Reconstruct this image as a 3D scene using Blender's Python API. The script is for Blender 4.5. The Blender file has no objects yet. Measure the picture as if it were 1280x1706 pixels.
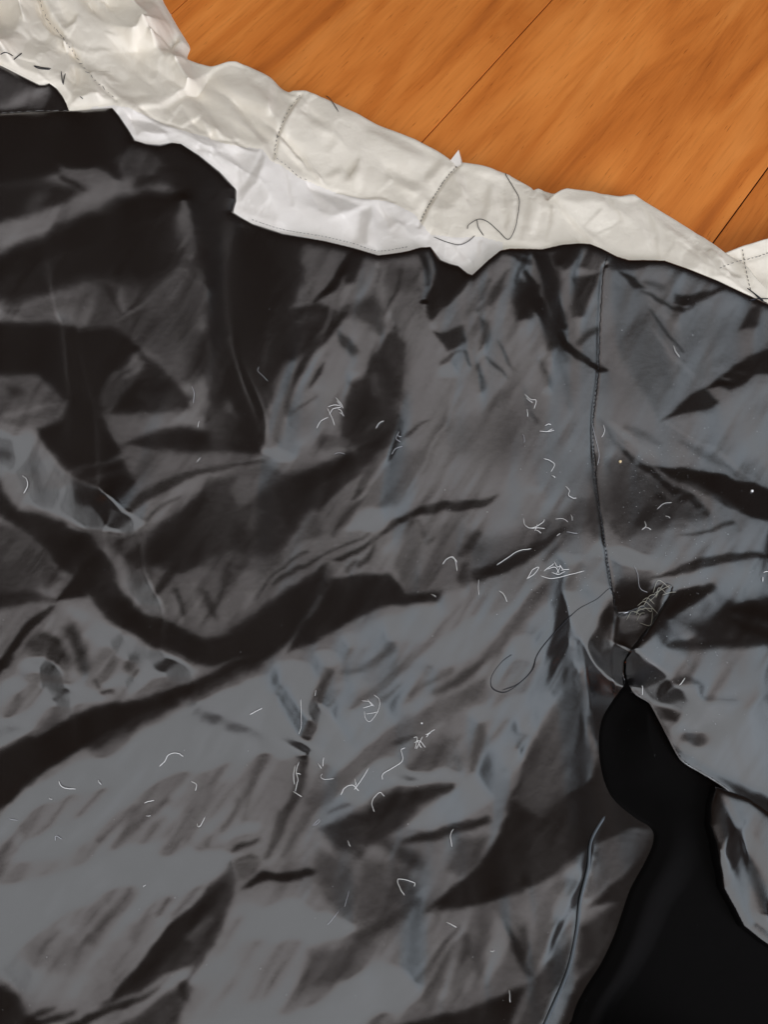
import bpy, bmesh, math, random
import numpy as np
from math import radians
from mathutils import Vector
random.seed(7)
rng = np.random.default_rng(7)
scene = bpy.context.scene
COL = scene.collection

# ---------------------------------------------------------------- camera
PW, PH, FPX = 1280.0, 1706.0, 1281.0        # photo size and focal length in photo pixels
PITCH, CAMH = radians(18.2), 0.74
cam = bpy.data.cameras.new('camera')
cam_ob = bpy.data.objects.new('camera', cam)
COL.objects.link(cam_ob)
cam.sensor_fit = 'VERTICAL'
cam.sensor_height = 36.0
cam.lens = 36.0 * FPX / PH
cam.clip_start, cam.clip_end = 0.02, 50.0
cam_ob.location = (0, 0, CAMH)
cam_ob.rotation_euler = (PITCH, 0, 0)
scene.camera = cam_ob

# ---------------------------------------------------------------- light
world = bpy.data.worlds.new('World')
scene.world = world
world.use_nodes = True
wb = world.node_tree.nodes['Background']
wb.inputs[0].default_value = (1.0, 0.58, 0.38, 1)     # dim warm room
wb.inputs[1].default_value = 0.038

def area(name, loc, aim, sx, sy, radiance, color):
    l = bpy.data.lights.new(name, 'AREA')
    l.shape, l.size, l.size_y = 'RECTANGLE', sx, sy
    l.energy = radiance * math.pi * sx * sy
    l.color = color
    o = bpy.data.objects.new(name, l)
    COL.objects.link(o)
    o.location = loc
    o.rotation_euler = (Vector(aim) - Vector(loc)).to_track_quat('-Z', 'Y').to_euler()
    return o
# pale ceiling lit by the window, and the window itself behind and to the right of the viewer
CEIL_Z, CEIL_X0, CEIL_X1, CEIL_Y0, CEIL_Y1 = 2.6, -4.6, 3.0, -3.6, 1.55
def panel(name, x0, x1, y0, y1, radiance, color):
    area(name, ((x0 + x1) / 2, (y0 + y1) / 2, CEIL_Z), ((x0 + x1) / 2, (y0 + y1) / 2, 0), x1 - x0, y1 - y0, radiance, color)
panel('ceiling_light', CEIL_X0, 0.9, 0.85, CEIL_Y1, 1.04, (1.0, 0.95, 0.94))
panel('ceiling_light_back', CEIL_X0, 0.9, CEIL_Y0, 0.85, 1.09, (0.935, 0.985, 1.02))
panel('ceiling_light_right', 0.9, 1.7, CEIL_Y0, CEIL_Y1, 1.14, (0.89, 0.975, 1.045))
panel('ceiling_light_window_side', 1.7, CEIL_X1, CEIL_Y0, CEIL_Y1, 1.24, (0.83, 0.965, 1.075))
area('window_light', (1.7, -1.9, 1.25), (0.1, 0.2, 0.05), 1.8, 1.8, 9.5, (0.86, 0.89, 1.0))

vs = scene.view_settings
vs.view_transform = 'Standard'
vs.look = 'None'
vs.exposure, vs.gamma = 0.0, 1.0
# ------------------------------------------------- relief drawing (how far the cloth tilts, 0..~130)
# Folds are noted where the photograph shows them (photo pixels); from them the slope of the cloth
# is built and integrated into real heights over the floor.
MG = 160                                    # margin round the frame, photo px
CS = 2.0                                    # canvas step, photo px
CW, CH = int((PW + 2 * MG) / CS), int((PH + 2 * MG) / CS)
GX, GY = np.meshgrid(np.arange(CW) * CS - MG, np.arange(CH) * CS - MG)
GX = GX.astype(np.float32); GY = GY.astype(np.float32)

def sstep(x):
    x = np.clip(x, 0, 1); return x * x * (3 - 2 * x)

def bbox(pts, pad):
    p = np.asarray(pts, float)
    x0 = int(max(0, (p[:, 0].min() - pad + MG) / CS)); x1 = int(min(CW, (p[:, 0].max() + pad + MG) / CS + 2))
    y0 = int(max(0, (p[:, 1].min() - pad + MG) / CS)); y1 = int(min(CH, (p[:, 1].max() + pad + MG) / CS + 2))
    return slice(y0, y1), slice(x0, x1)

def smooth_line(pts, n=6):
    """Catmull-Rom through rows of numbers"""
    p = np.asarray(pts, float)
    if len(p) < 3: return p
    q = np.vstack([2 * p[0] - p[1], p, 2 * p[-1] - p[-2]])
    out = []
    for i in range(1, len(q) - 2):
        a, b, c, d = q[i - 1], q[i], q[i + 1], q[i + 2]
        for k in range(n):
            t = k / n
            out.append(0.5 * (2 * b + (c - a) * t + (2 * a - 5 * b + 4 * c - d) * t * t + (3 * b - a - 3 * c + d) * t ** 3))
    out.append(p[-1])
    return np.array(out)

def sdist(poly, x, y):
    """signed distance to polygon, positive inside"""
    p = np.asarray(poly, float); n = len(p)
    d2 = np.full(x.shape, 1e12); ins = np.zeros(x.shape, bool)
    for i in range(n):
        ax, ay = p[i]; bx, by = p[(i + 1) % n]
        ex, ey = bx - ax, by - ay
        t = np.clip(((x - ax) * ex + (y - ay) * ey) / (ex * ex + ey * ey + 1e-9), 0, 1)
        d2 = np.minimum(d2, (x - ax - t * ex) ** 2 + (y - ay - t * ey) ** 2)
        if ay != by:
            c = (ay > y) != (by > y)
            ins ^= c & (x < ex * (y - ay) / (by - ay) + ax)
    d = np.sqrt(d2)
    return np.where(ins, d, -d)

def ldist(pts, x, y):
    """distance to an open line"""
    p = np.asarray(pts, float); d2 = np.full(x.shape, 1e12)
    for i in range(len(p) - 1):
        ax, ay = p[i, :2]; ex, ey = p[i + 1, :2] - p[i, :2]
        t = np.clip(((x - ax) * ex + (y - ay) * ey) / (ex * ex + ey * ey + 1e-9), 0, 1)
        d2 = np.minimum(d2, (x - ax - t * ex) ** 2 + (y - ay - t * ey) ** 2)
    return np.sqrt(d2)

class Canvas:
    def __init__(s, v): s.a = np.full((CH, CW), v, np.float32)
    def P(s, v, soft, *pts, op=1.0):
        pts = [(pts[i], pts[i + 1]) for i in range(0, len(pts), 2)]
        b = bbox(pts, soft + 4)
        d = sdist(pts, GX[b], GY[b])
        al = sstep(d / max(soft, 1) * .5 + .5) * op
        s.a[b] += (v - s.a[b]) * al
    def S(s, v, soft, *pw, op=1.0):
        """stroke: x, y, halfwidth triples"""
        p = smooth_line([(pw[i], pw[i + 1], pw[i + 2]) for i in range(0, len(pw), 3)])
        b = bbox(p[:, :2], p[:, 2].max() + soft + 4)
        x, y = GX[b], GY[b]
        best = np.full(x.shape, -1e9, np.float32)
        for i in range(len(p) - 1):
            ax, ay, aw = p[i]; ex, ey, ew = p[i + 1] - p[i]
            t = np.clip(((x - ax) * ex + (y - ay) * ey) / (ex * ex + ey * ey + 1e-9), 0, 1)
            d = np.sqrt((x - ax - t * ex) ** 2 + (y - ay - t * ey) ** 2)
            best = np.maximum(best, aw + t * ew - d)
        al = sstep(best / max(soft, 1) * .5 + .5) * op
        s.a[b] += (v - s.a[b]) * al

L = Canvas(97)          # black lining and sleeve
P, S = L.P, L.S
# ---- broad areas first
P(100, 40, -160,1300, 0,1330, 200,1230, 420,1120, 560,1040, 700,1010, 600,1400, 560,1860, -160,1860)
P(92, 30, 620,420, 720,415, 1000,450, 1000,900, 700,900, 620,600)
P(88, 20, 1005,445, 1100,430, 1440,500, 1440,700, 1000,760)
P(104, 30, 1120,960, 1440,900, 1440,1400, 1300,1380, 1140,1260, 1050,1130)
# ---- back piece of lining, top left
P(62, 6, -160,20, 0,103, 65,135, 78,131, 98,150, 125,186, -160,200)
S(100, 10, -20,196,9, 30,168,10, 78,136,8)
P(28, 6, 92,142, 100,150, 122,186, 70,184)
# ---- top left lobe
P(14, 10, -160,200, 0,186, 120,182, 188,176, 225,232, 190,275, 150,300, 100,290, 0,310, -160,330)
S(26, 6, -10,190,3, 60,184,3, 130,183,3)
P(26, 10, 222,232, 270,238, 300,236, 340,258, 392,310, 388,352, 350,420, 330,470, 310,330, 260,290)
P(86, 6, 97,275, 169,281, 194,303, 150,319, 103,300)
S(30, 5, 104,297,3, 140,316,3, 152,322,3)
P(64, 8, 200,269, 225,231, 247,234, 256,256, 275,278, 237,290, 206,303)
P(12, 6, 172,281, 198,272, 203,303, 196,302)
P(24, 16, -160,320, 0,308, 60,300, 140,322, 150,335, 60,370, -160,420)
P(56, 14, 60,318, 82,316, 84,330, 55,350, 30,360)
S(92, 9, 3,388,14, 45,370,13, 110,350,13, 160,325,11, 195,312,9, 228,300,7)
S(40, 10, 230,302,9, 270,296,8, 300,300,6)
P(8, 14, -160,480, 0,420, 60,398, 160,352, 240,318, 305,322, 300,345, 200,395, 90,435, 0,475, -160,540)
P(23, 18, -40,500, 30,440, 200,385, 290,345, 300,440, 250,480, 150,470, 20,505)
P(20, 8, 318,330, 388,350, 372,440, 350,470, 325,420)
S(34, 8, 385,340,4, 378,380,4, 374,400,2)
P(78, 4, 303,312, 308,335, 316,380, 320,415, 310,432, 298,405, 301,360)
S(62, 6, 314,436,7, 330,452,8, 345,472,4)
P(64, 9, 10,516, 125,487, 162,469, 175,481, 200,531, 281,469, 312,447, 337,475, 344,519, 328,550, 347,590, 322,640, 300,637, 244,581, 194,547, 125,541, 40,534)
P(90, 8, 128,525, 156,481, 153,503, 146,545, 132,543)
P(78, 10, 60,530, 120,505, 128,540, 70,536)
P(26, 8, 170,475, 196,520, 200,530, 190,480)
P(26, 8, 205,528, 238,470, 250,468, 238,500)
P(68, 8, 205,490, 225,460, 238,475, 232,500, 210,512)
S(90, 4, 203,531,2, 235,508,4, 259,481,1)
S(78, 6, 290,492,5, 306,470,5)
P(44, 12, 315,575, 342,550, 344,620, 322,636)
# ---- dark below it
P(8, 9, -160,540, 0,538, 60,538, 120,544, 195,549, 235,578, 200,615, 172,632, 168,668, 198,755, 150,775, 105,782, 75,745, 60,715, 100,700, 105,672, 66,628, 0,628, -160,640)
S(26, 6, 118,632,5, 145,662,5, 160,672,5)
P(22, 8, 232,580, 300,640, 310,680, 260,700, 215,696, 184,690, 200,655, 240,612)
P(58, 6, 172,640, 178,625, 215,610, 244,600, 244,612, 205,660, 175,692)
S(84, 5, 212,628,3, 232,612,5, 240,604,3)
P(40, 10, 225,660, 290,650, 318,664, 300,682, 230,688)
P(20, 5, 182,690, 205,672, 230,662, 236,674, 205,692)
P(84, 8, 166,690, 190,690, 216,692, 262,686, 295,682, 280,705, 240,722, 205,748, 185,720)
P(16, 10, 205,746, 262,720, 300,710, 345,720, 360,700, 420,700, 435,757, 330,752)
P(42, 14, 338,690, 372,672, 400,690, 412,742, 385,748, 345,720)
# ---- far left
P(66, 12, -160,632, 0,632, 62,628, 103,675, 100,702, 20,715, -160,720)
S(40, 8, 20,650,5, 35,655,6)
S(84, 7, 5,690,7, 50,682,6, 92,676,6)
P(88, 8, -160,715, 0,700, 28,715, 60,752, 87,784, 105,797, 106,862, 75,840, 50,846, 31,828, 15,775, -160,730)
S(62, 6, 55,790,7, 62,820,6)
S(30, 7, 0,758,7, 14,762,6)
P(24, 9, -160,770, 0,800, 31,850, 106,866, 130,955, 100,945, 75,915, 31,878, 0,856, -160,840)
P(58, 10, -160,850, 0,870, 37,884, 75,919, 106,962, 78,980, 0,990, -160,1000)
P(36, 8, -160,985, 0,986, 60,985, 88,995, 60,1005, 0,1015, -160,1040)
P(90, 6, -160,1120, 0,1044, 53,1006, 72,1016, 30,1052, 0,1085, -160,1180)
# ---- middle left
P(72, 8, 112,860, 122,832, 150,842, 172,868, 215,860, 250,870, 215,905, 170,910, 130,890)
P(92, 5, 102,812, 112,792, 122,784, 119,830, 112,880, 104,850)
P(15, 7, 122,790, 140,776, 200,765, 226,803, 172,867, 150,842, 124,835)
S(46, 5, 150,798,4, 185,790,6, 214,779,3)
P(78, 8, 197,762, 206,746, 300,750, 400,758, 440,768, 470,775, 400,785, 312,790, 240,820, 212,862, 175,871, 228,803)
P(90, 8, 222,845, 256,822, 312,795, 352,792, 335,825, 285,865, 220,885, 180,880, 185,868)
P(66, 8, 180,905, 280,868, 320,840, 300,870, 225,915, 185,925)
S(52, 4, 298,822,2, 275,840,3, 245,865,2)
S(44, 4, 240,885,1, 215,895,3, 190,912,2)
S(36, 4, 211,861,1, 232,833,8, 262,811,10, 290,796,7, 325,784,5, 400,777,2, 440,768,2)
P(33, 12, 350,800, 300,852, 235,905, 206,925, 218,955, 290,965, 345,940, 400,935, 450,940, 480,905, 520,845, 560,812, 620,772, 655,735, 600,750, 520,778, 470,792, 440,780, 400,790)
P(22, 9, 348,806, 308,850, 240,905, 206,925, 225,948, 270,950, 310,900, 330,850)
P(72, 9, 398,790, 447,781, 474,797, 445,815, 402,846, 385,815)
S(62, 6, 352,802,4, 348,825,4)
P(36, 8, 362,805, 390,800, 385,838, 366,830)
P(52, 12, 390,845, 440,850, 430,880, 395,870)
S(22, 9, 605,762,10, 545,785,12, 500,805,14, 482,840,12, 488,880,9)
S(40, 8, 530,835,16, 560,805,10, 600,780,6)
P(80, 7, 600,790, 660,735, 690,760, 640,830, 600,850, 545,905, 520,915, 500,905, 540,850)
P(58, 10, 500,910, 530,870, 540,905, 505,918)
P(66, 12, 330,945, 385,910, 450,925, 470,935, 430,980, 400,960, 350,970)
P(80, 6, 210,962, 262,938, 300,955, 330,938, 365,955, 400,950, 440,955, 415,990, 405,1038, 370,1056, 330,1063, 285,1036, 240,1022)
P(56, 6, 212,950, 262,940, 255,965, 230,985)
S(24, 5, 288,948,5, 274,972,6, 262,988,3)
S(36, 4, 297,980,3, 302,1000,4, 306,1020,3)
S(36, 5, 342,988,3, 345,1008,5, 354,1030,3)
S(30, 5, 386,940,4, 376,965,5, 364,992,2)
S(56, 4, 232,960,2, 222,985,3)
S(94, 5, 325,970,3, 328,1010,5, 330,1055,3)
S(92, 5, 290,990,3, 296,1020,4, 312,1046,3)
# ---- light wedge and fine pleats in the middle
P(88, 6, 400,1036, 430,978, 462,935, 500,906, 560,882, 610,885, 600,905, 548,942, 490,965, 440,1004)
P(58, 7, 440,960, 452,925, 468,908, 478,915, 470,935)
S(38, 3, 425,996,1, 455,957,2, 500,927,2, 517,917,1)
S(36, 3, 458,970,3, 480,957,4, 520,938,2, 545,919,1.5, 575,903,1.5, 614,890,1)
S(98, 3, 470,925,1, 475,917,2, 482,914,2)
# ---- purple slit and centre
P(94, 8, 560,940, 600,915, 640,890, 690,865, 690,885, 660,950, 610,960, 570,962)
S(36, 4, 622,899,1, 656,876,5, 697,856,6, 728,847,7, 775,844,8, 800,838,8, 828,826,1)
P(30, 3, 555,934, 585,916, 600,905, 622,893, 612,905, 588,922, 566,936)
S(34, 3, 568,934,1, 590,922,2, 625,897,1)
S(50, 4, 582,950,4, 592,936,3)
S(46, 4, 602,940,5, 615,925,5, 622,905,2)
P(72, 5, 681,870, 694,872, 698,930, 700,984, 681,984, 657,940)
P(78, 8, 700,880, 760,870, 800,900, 760,980, 735,982, 705,980)
S(50, 3, 719,893,2, 708,902,2)
S(64, 4, 697,872,3, 700,890,3)
S(46, 5, 797,885,3, 780,905,7, 766,925,6)
S(40, 6, 776,945,7, 772,965,10)
P(80, 4, 760,928, 772,930, 766,970, 758,970)
S(44, 5, 608,830,3, 580,858,6, 553,890,2)
P(74, 8, 616,785, 715,745, 690,810, 665,842, 605,846)
P(66, 8, 735,695, 745,672, 748,705, 705,790, 695,790)
S(104, 3, 785,585,1, 765,640,2, 752,685,2, 720,750,2, 690,800,2, 655,855,1)
S(48, 3, 712,700,1, 690,718,3, 669,735,3, 650,765,2)
S(104, 3, 672,735,2, 645,770,2, 620,800,2, 600,830,2)
S(46, 3, 612,808,1, 600,820,3, 592,830,1)
# ---- dark mass two and the big S band
P(20, 7, 385,1045, 400,1038, 440,1008, 478,981, 546,944, 547,958, 530,1000, 505,1035, 480,1062, 440,1085, 405,1090)
P(22, 6, 553,966, 600,957, 645,953, 660,965, 682,985, 735,981, 728,999, 660,1006, 600,1026, 535,1062, 480,1085, 500,1045, 530,1005)
S(74, 4, 551,945,4, 546,970,5, 532,1000,5, 518,1022,4)
S(40, 2, 546,972,2, 536,992,3)
P(28, 6, 104,881, 125,937, 147,981, 175,1028, 219,1050, 281,1078, 328,1099, 370,1104, 420,1086, 460,1062, 430,1030, 400,1040, 362,1058, 328,1064, 287,1038, 237,1023, 206,990, 187,950, 169,919, 148,890)
S(9, 10, 190,1008,14, 235,1040,17, 290,1062,18, 340,1084,19, 395,1075,19, 440,1045,18, 480,1015,16)
S(20, 6, 130,905,14, 150,940,16)
P(8, 4, 134,951, 148,992, 116,995, 93,998)
S(10, 3, 86,1008,3, 60,1034,6, 30,1065,6, 0,1110,8, -60,1190,10)
S(26, 4, 20,1090,4, 10,1110,5)
P(92, 6, 335,1110, 400,1101, 455,1072, 468,1062, 440,1090, 400,1108, 330,1140, 290,1150)
S(7, 7, 508,1015,6, 475,1058,8, 442,1084,9, 400,1108,10, 340,1137,11, 265,1170,14, 200,1190,19, 130,1218,28, 60,1255,33, 0,1300,36, -100,1370,40)
S(30, 12, 430,1106,4, 350,1148,6, 250,1195,8, 160,1240,10)
# ---- left, between the folds
S(40, 7, 72,1060,7, 92,1072,8)
S(34, 10, 122,1050,9, 136,1085,10, 140,1112,8)
S(44, 10, 85,1122,16, 95,1140,16)
S(56, 12, 60,1075,14, 110,1100,14)
S(48, 7, 212,1112,8, 222,1098,7)
S(52, 4, 228,1118,2, 216,1134,2)
S(56, 6, 250,1145,4, 275,1138,7, 284,1125,5)
S(44, 4, 172,1155,3, 188,1152,5)
S(46, 4, 158,1130,3, 168,1145,3)
S(70, 8, 190,1100,8, 170,1130,6)
S(98, 4, 198,1076,3, 170,1105,7, 140,1140,6, 105,1192,4)
S(96, 5, 48,1100,6, 25,1130,7, 0,1175,8)
S(74, 6, 105,1175,10, 75,1210,10, 55,1225,6)
S(74, 5, 30,1160,6, 10,1200,7)
S(84, 14, 300,1120,14, 240,1150,10)
# ---- streaks of the lower left plateau
for q in [(72,7,75,1337,6,40,1381,8),(58,4,115,1328,3,90,1360,4,62,1392,2),(64,4,172,1315,3,131,1358,3),(76,9,331,1269,3,265,1318,16,205,1400,8),
          (62,4,281,1331,5,240,1362,7,192,1410,5),(66,4,219,1350,4,169,1397,5),(78,6,237,1412,5,175,1500,6),(72,6,212,1484,7,156,1565,8),(58,4,150,1556,5,125,1592,4),
          (62,4,94,1550,2,69,1584,4),(82,8,140,1406,6,112,1490,6),(60,4,281,1497,3,262,1526,4),(76,5,259,1500,4,219,1566,6),(66,8,12,1410,7,-4,1450,8),
          (84,14,110,1590,30,60,1600,10),(66,4,312,1237,5,290,1276,6),(82,6,281,1222,7,265,1250,8),(74,8,205,1225,12,165,1262,8),(70,5,397,1331,4,372,1378,6),
          (40,3,357,1392,1,350,1408,2),(74,4,180,1310,2,192,1298,2),(62,4,190,1318,3,200,1302,2),(78,4,60,1365,5,25,1422,5),(56,8,-2,1560,4,10,1545,3),(82,12,0,1548,8,55,1548,8),
          (80,4,290,1362,2,275,1390,3),(78,5,330,1370,4,310,1400,4),(82,5,230,1560,4,190,1620,4),(82,4,166,1600,2,150,1625,2),(84,5,350,1300,4,335,1340,4),
          (84,4,118,1330,3,105,1352,3),(82,6,150,1475,5,120,1535,6),(74,4,225,1455,3,205,1490,4),(80,5,330,1420,3,300,1470,4)]:
    S(*q, op=0.65)
# ---- bottom left
P(22, 12, -160,1640, 0,1645, 30,1662, 45,1690, 40,1720, 0,1860, -160,1860)
S(32, 5, 85,1680,2, 55,1692,4, 20,1704,4)
S(34, 5, 120,1686,3, 85,1698,6, 40,1715,6)
P(46, 6, 388,1446, 344,1483, 290,1533, 244,1583, 200,1630, 166,1678, 205,1664, 260,1630, 302,1614, 335,1600, 362,1560, 387,1500, 395,1470)
S(20, 9, 372,1472,5, 345,1505,10, 300,1548,12, 250,1600,13, 200,1648,7)
S(66, 6, 345,1530,5, 318,1560,7)
S(62, 4, 342,1585,2, 325,1612,4, 318,1630,2)
S(112, 4, 388,1418,2, 330,1490,3, 250,1575,3, 178,1662,3)
S(84, 3, 345,1458,1, 290,1520,1.5, 215,1605,1)
P(48, 6, 180,1720, 262,1668, 300,1652, 310,1640, 326,1645, 300,1700, 270,1760)
S(22, 5, 312,1636,4, 306,1650,7, 312,1665,5)
S(94, 4, 304,1618,4, 275,1638,6, 215,1660,4, 160,1690,4)
S(34, 3, 265,1647,1, 225,1664,4, 160,1690,6, 115,1712,10)
# ---- knot and slit, bottom centre
P(98, 8, 400,1465, 520,1470, 480,1560, 400,1706, 300,1720, 340,1620, 385,1540)
S(46, 4, 386,1419,1, 400,1409,5, 430,1400,2)
S(50, 4, 398,1432,2, 412,1428,3, 428,1432,2)
S(114, 3, 376,1425,2, 395,1422,3, 414,1424,1)
S(40, 3, 384,1440,2, 389,1450,2)
P(76, 5, 390,1438, 412,1432, 435,1440, 430,1460, 400,1466)
P(7, 4, 405,1480, 425,1466, 440,1459, 470,1455, 515,1449, 530,1452, 522,1460, 470,1468, 436,1474, 415,1482)
# ---- lower middle streaks
for q in [(58,4,550,1119,7,522,1184,8,509,1250,8,494,1325,8,469,1375,8,444,1430,4),(80,5,475,1125,5,453,1181,6,425,1294,7,403,1359,3),(78,4,681,1106,5,630,1146,7,581,1184,2),
          (72,6,669,1141,3,640,1162,7),(78,4,753,1116,5,690,1156,3),(58,6,803,1104,7,770,1130,8,726,1158,3),(78,6,805,1150,14,720,1195,14,659,1227,16,603,1269,15,525,1337,12),
          (44,4,694,1224,2,672,1231,4,650,1239,1),(80,4,600,1205,4,585,1235,4),(52,3,588,1337,1,570,1346,2,548,1353,1),(76,4,588,1085,3,570,1120,3),
          (70,5,655,1080,8,620,1105,4,575,1120,2),(80,5,742,1030,3,700,1085,5,640,1140,4),(70,6,470,1352,3,455,1400,4),(106,4,660,1298,2,587,1344,5,531,1383,6,478,1440,6),
          (76,5,520,1350,5,490,1395,6,470,1430,3),(82,4,445,1230,2,440,1270,3),(78,6,560,1170,5,545,1180,3),(102,4,520,1140,2,500,1210,3,490,1260,2)]:
    S(*q)
P(40, 8, 534,1383, 600,1348, 656,1318, 757,1302, 752,1316, 700,1342, 672,1375, 640,1400, 585,1412)
S(16, 6, 605,1366,10, 640,1348,12, 690,1330,10, 756,1306,3)
S(44, 10, 545,1392,6, 575,1412,10, 600,1420,6)
S(52, 10, 640,1400,8, 680,1425,10, 700,1440,5)
P(72, 10, 530,1420, 580,1430, 600,1480, 585,1530, 540,1500, 528,1450)
P(70, 14, 600,1430, 680,1440, 690,1490, 640,1540, 590,1540)
S(90, 6, 668,1395,3, 655,1430,5, 645,1470,4)
P(98, 8, 720,1350, 800,1345, 790,1372, 700,1395, 700,1360)
S(20, 6, 676,1402,2, 710,1396,7, 760,1384,8, 810,1368,7)
P(94, 8, 715,1410, 760,1400, 745,1450, 720,1485, 700,1470)
P(58, 10, 765,1400, 815,1395, 800,1440, 760,1460, 745,1450)
P(64, 10, 769,1222, 744,1275, 700,1290, 662,1289, 700,1256)
S(62, 8, 797,1215,8, 797,1250,9, 790,1280,5)
S(80, 10, 740,1230,6, 760,1260,6)
# ---- right of centre
P(70, 14, 780,905, 880,880, 960,840, 985,830, 988,880, 945,905, 860,930, 790,950)
S(28, 6, 796,962,9, 840,941,12, 880,920,10, 912,900,6, 948,878,1)
S(100, 5, 820,970,3, 890,930,3, 935,895,3)
S(58, 3, 938,905,1, 922,920,3, 905,935,1)
S(56, 8, 986,760,5, 990,830,9, 998,890,9)
S(66, 8, 965,840,8, 955,880,6)
P(66, 8, 920,965, 905,1000, 870,1050, 835,1085, 800,1112, 805,1090, 850,1040, 890,985)
S(104, 4, 905,960,3, 870,1005,3, 830,1050,3, 790,1090,2)
S(78, 5, 968,940,4, 930,985,5)
S(72, 3, 985,1018,1, 950,1080,2, 915,1150,2)
S(74, 3, 975,1050,1, 945,1100,2, 920,1140,1)
S(84, 4, 900,1100,4, 870,1150,5)
S(70, 3, 890,1176,1, 876,1200,2, 866,1244,2)
P(60, 8, 962,1120, 920,1180, 895,1225, 868,1290, 848,1345, 910,1352, 985,1290, 978,1210, 966,1165)
S(42, 3, 968,1120,2, 967,1150,3, 965,1178,2)
S(42, 3, 878,1270,2, 862,1310,3, 845,1350,3)
# fold beside the seam and the black hollow
P(8, 4, 1026,1000, 1005,1022, 990,1050, 981,1090, 980,1137, 984,1197, 992,1240, 990,1300, 960,1310, 905,1360, 855,1335, 838,1375, 820,1420, 770,1466, 725,1502, 690,1537, 712,1543, 745,1528, 785,1506, 803,1503, 840,1494, 878,1478, 930,1445, 990,1405, 1060,1380, 1090,1380, 1075,1415, 1030,1465, 985,1510, 1030,1505, 1020,1550, 1000,1600, 960,1640, 940,1700, 900,1860, 1440,1860, 1440,1400, 1290,1390, 1200,1310, 1140,1275, 1085,1185, 1045,1140, 1045,1100, 1035,1050)
P(66, 14, 864,1350, 894,1263, 912,1226, 969,1226, 990,1275, 950,1297, 915,1350)
P(24, 16, 870,1370, 940,1330, 985,1330, 960,1430, 890,1470, 840,1450)
P(10, 10, 820,1420, 850,1370, 870,1400, 840,1480, 770,1500, 740,1510)
S(106, 3, 996,1040,2, 983,1065,3, 976,1110,3, 977,1150,3, 981,1190,3)
P(74, 5, 1022,1036, 1010,1068, 997,1130, 1004,1152, 1025,1156, 1032,1122, 1029,1044)
S(40, 3, 1020,1050,1, 1020,1090,2)
S(56, 5, 1012,1178,2, 1024,1162,4)
S(20, 8, 1094,1248,6, 1074,1308,6)
P(70, 6, 986,1411, 1040,1388, 1081,1381, 1076,1406, 1057,1428, 1017,1470, 972,1504, 979,1452)
S(14, 2, 987,1422,3, 990,1423,3)
S(30, 2, 986,1441,3, 989,1442,3)
S(96, 3, 993,1445,4, 990,1465,3)
P(80, 7, 800,1502, 872,1482, 955,1460, 975,1480, 965,1540, 930,1600, 885,1640, 820,1665, 740,1690, 690,1706, 600,1860, 500,1860, 640,1700, 740,1580)
P(98, 10, 500,1720, 560,1640, 690,1520, 760,1510, 790,1512, 740,1580, 640,1710, 560,1860, 400,1860)
P(70, 14, 500,1652, 518,1586, 600,1561, 682,1506, 700,1502, 625,1570, 584,1632)
S(56, 9, 600,1566,5, 650,1535,9, 694,1505,6)
S(104, 4, 786,1510,3, 770,1540,5, 721,1590,6, 650,1680,8)
S(72, 3, 764,1545,2, 735,1580,4, 680,1645,5, 620,1712,5)
S(116, 3, 768,1545,2, 740,1590,2, 711,1634,2, 660,1700,2)
S(50, 6, 772,1560,5, 776,1580,7, 770,1602,3)
S(60, 6, 748,1590,3, 725,1630,8, 706,1660,5)
S(100, 5, 757,1595,2, 746,1635,6, 737,1658,4)
S(94, 5, 790,1615,4, 775,1645,6)
S(64, 6, 800,1530,5, 797,1580,7, 800,1620,6)
P(106, 6, 820,1515, 852,1565, 840,1600, 815,1636, 812,1580)
P(10, 4, 842,1545, 856,1560, 872,1588, 881,1622, 876,1624, 858,1595)
S(20, 8, 868,1545,3, 872,1585,5)
S(108, 4, 872,1472,1, 879,1520,4, 882,1560,5, 880,1590,3)
S(100, 5, 942,1485,3, 930,1508,6, 920,1530,3)
S(122, 4, 976,1450,2, 967,1485,6, 945,1520,6, 922,1560,6, 898,1618,5)
P(46, 8, 880,1645, 910,1600, 955,1560, 945,1620, 915,1690, 890,1760, 850,1760)
P(8, 5, 640,1720, 700,1702, 760,1684, 830,1660, 882,1640, 872,1652, 850,1720, 800,1860, 500,1860)
S(70, 5, 880,1645,3, 862,1685,6, 850,1715,6)
P(34, 8, 968,1538, 1030,1508, 1020,1550, 1000,1592, 965,1625)
S(7, 34, 1104,1392,12, 1074,1452,14, 1056,1500,16, 1032,1592,18, 990,1655,18, 965,1740,18)
P(60, 60, 1160,1380, 1300,1450, 1440,1500, 1440,1860, 1020,1860, 1060,1640)
S(112, 2.5, 1006,1362,.5, 986,1400,1.5, 981,1445,2, 968,1500,2, 961,1555,2.5, 946,1620,2.5, 916,1690,2.5, 900,1720,2.5)
# ---- upper middle
P(12, 9, 388,346, 402,372, 440,382, 460,440, 450,520, 440,600, 440,740, 420,752, 392,748, 402,690, 380,665, 345,700, 350,640, 345,560, 350,480, 372,430)
P(28, 10, 445,384, 508,393, 498,500, 478,530, 480,600, 450,665, 438,640, 452,520, 455,440)
S(42, 8, 470,395,5, 474,450,6, 466,520,4)
S(34, 5, 358,650,3, 375,610,5, 387,560,3)
P(80, 6, 508,402, 540,400, 578,414, 569,437, 537,487, 522,509, 500,503, 505,450)
P(30, 6, 478,520, 522,508, 560,520, 545,552, 519,577, 488,600, 470,600)
S(52, 8, 500,540,8, 525,530,7)
S(17, 4, 594,412,10, 569,453,9, 548,482,7, 524,504,3)
P(22, 5, 585,418, 610,418, 597,458, 590,470, 574,474)
S(74, 4, 574,458,2, 556,503,4, 540,540,4, 524,564,3)
S(34, 6, 580,515,6, 555,540,8, 520,580,8, 497,620,7, 480,660,6, 480,690,4)
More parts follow.
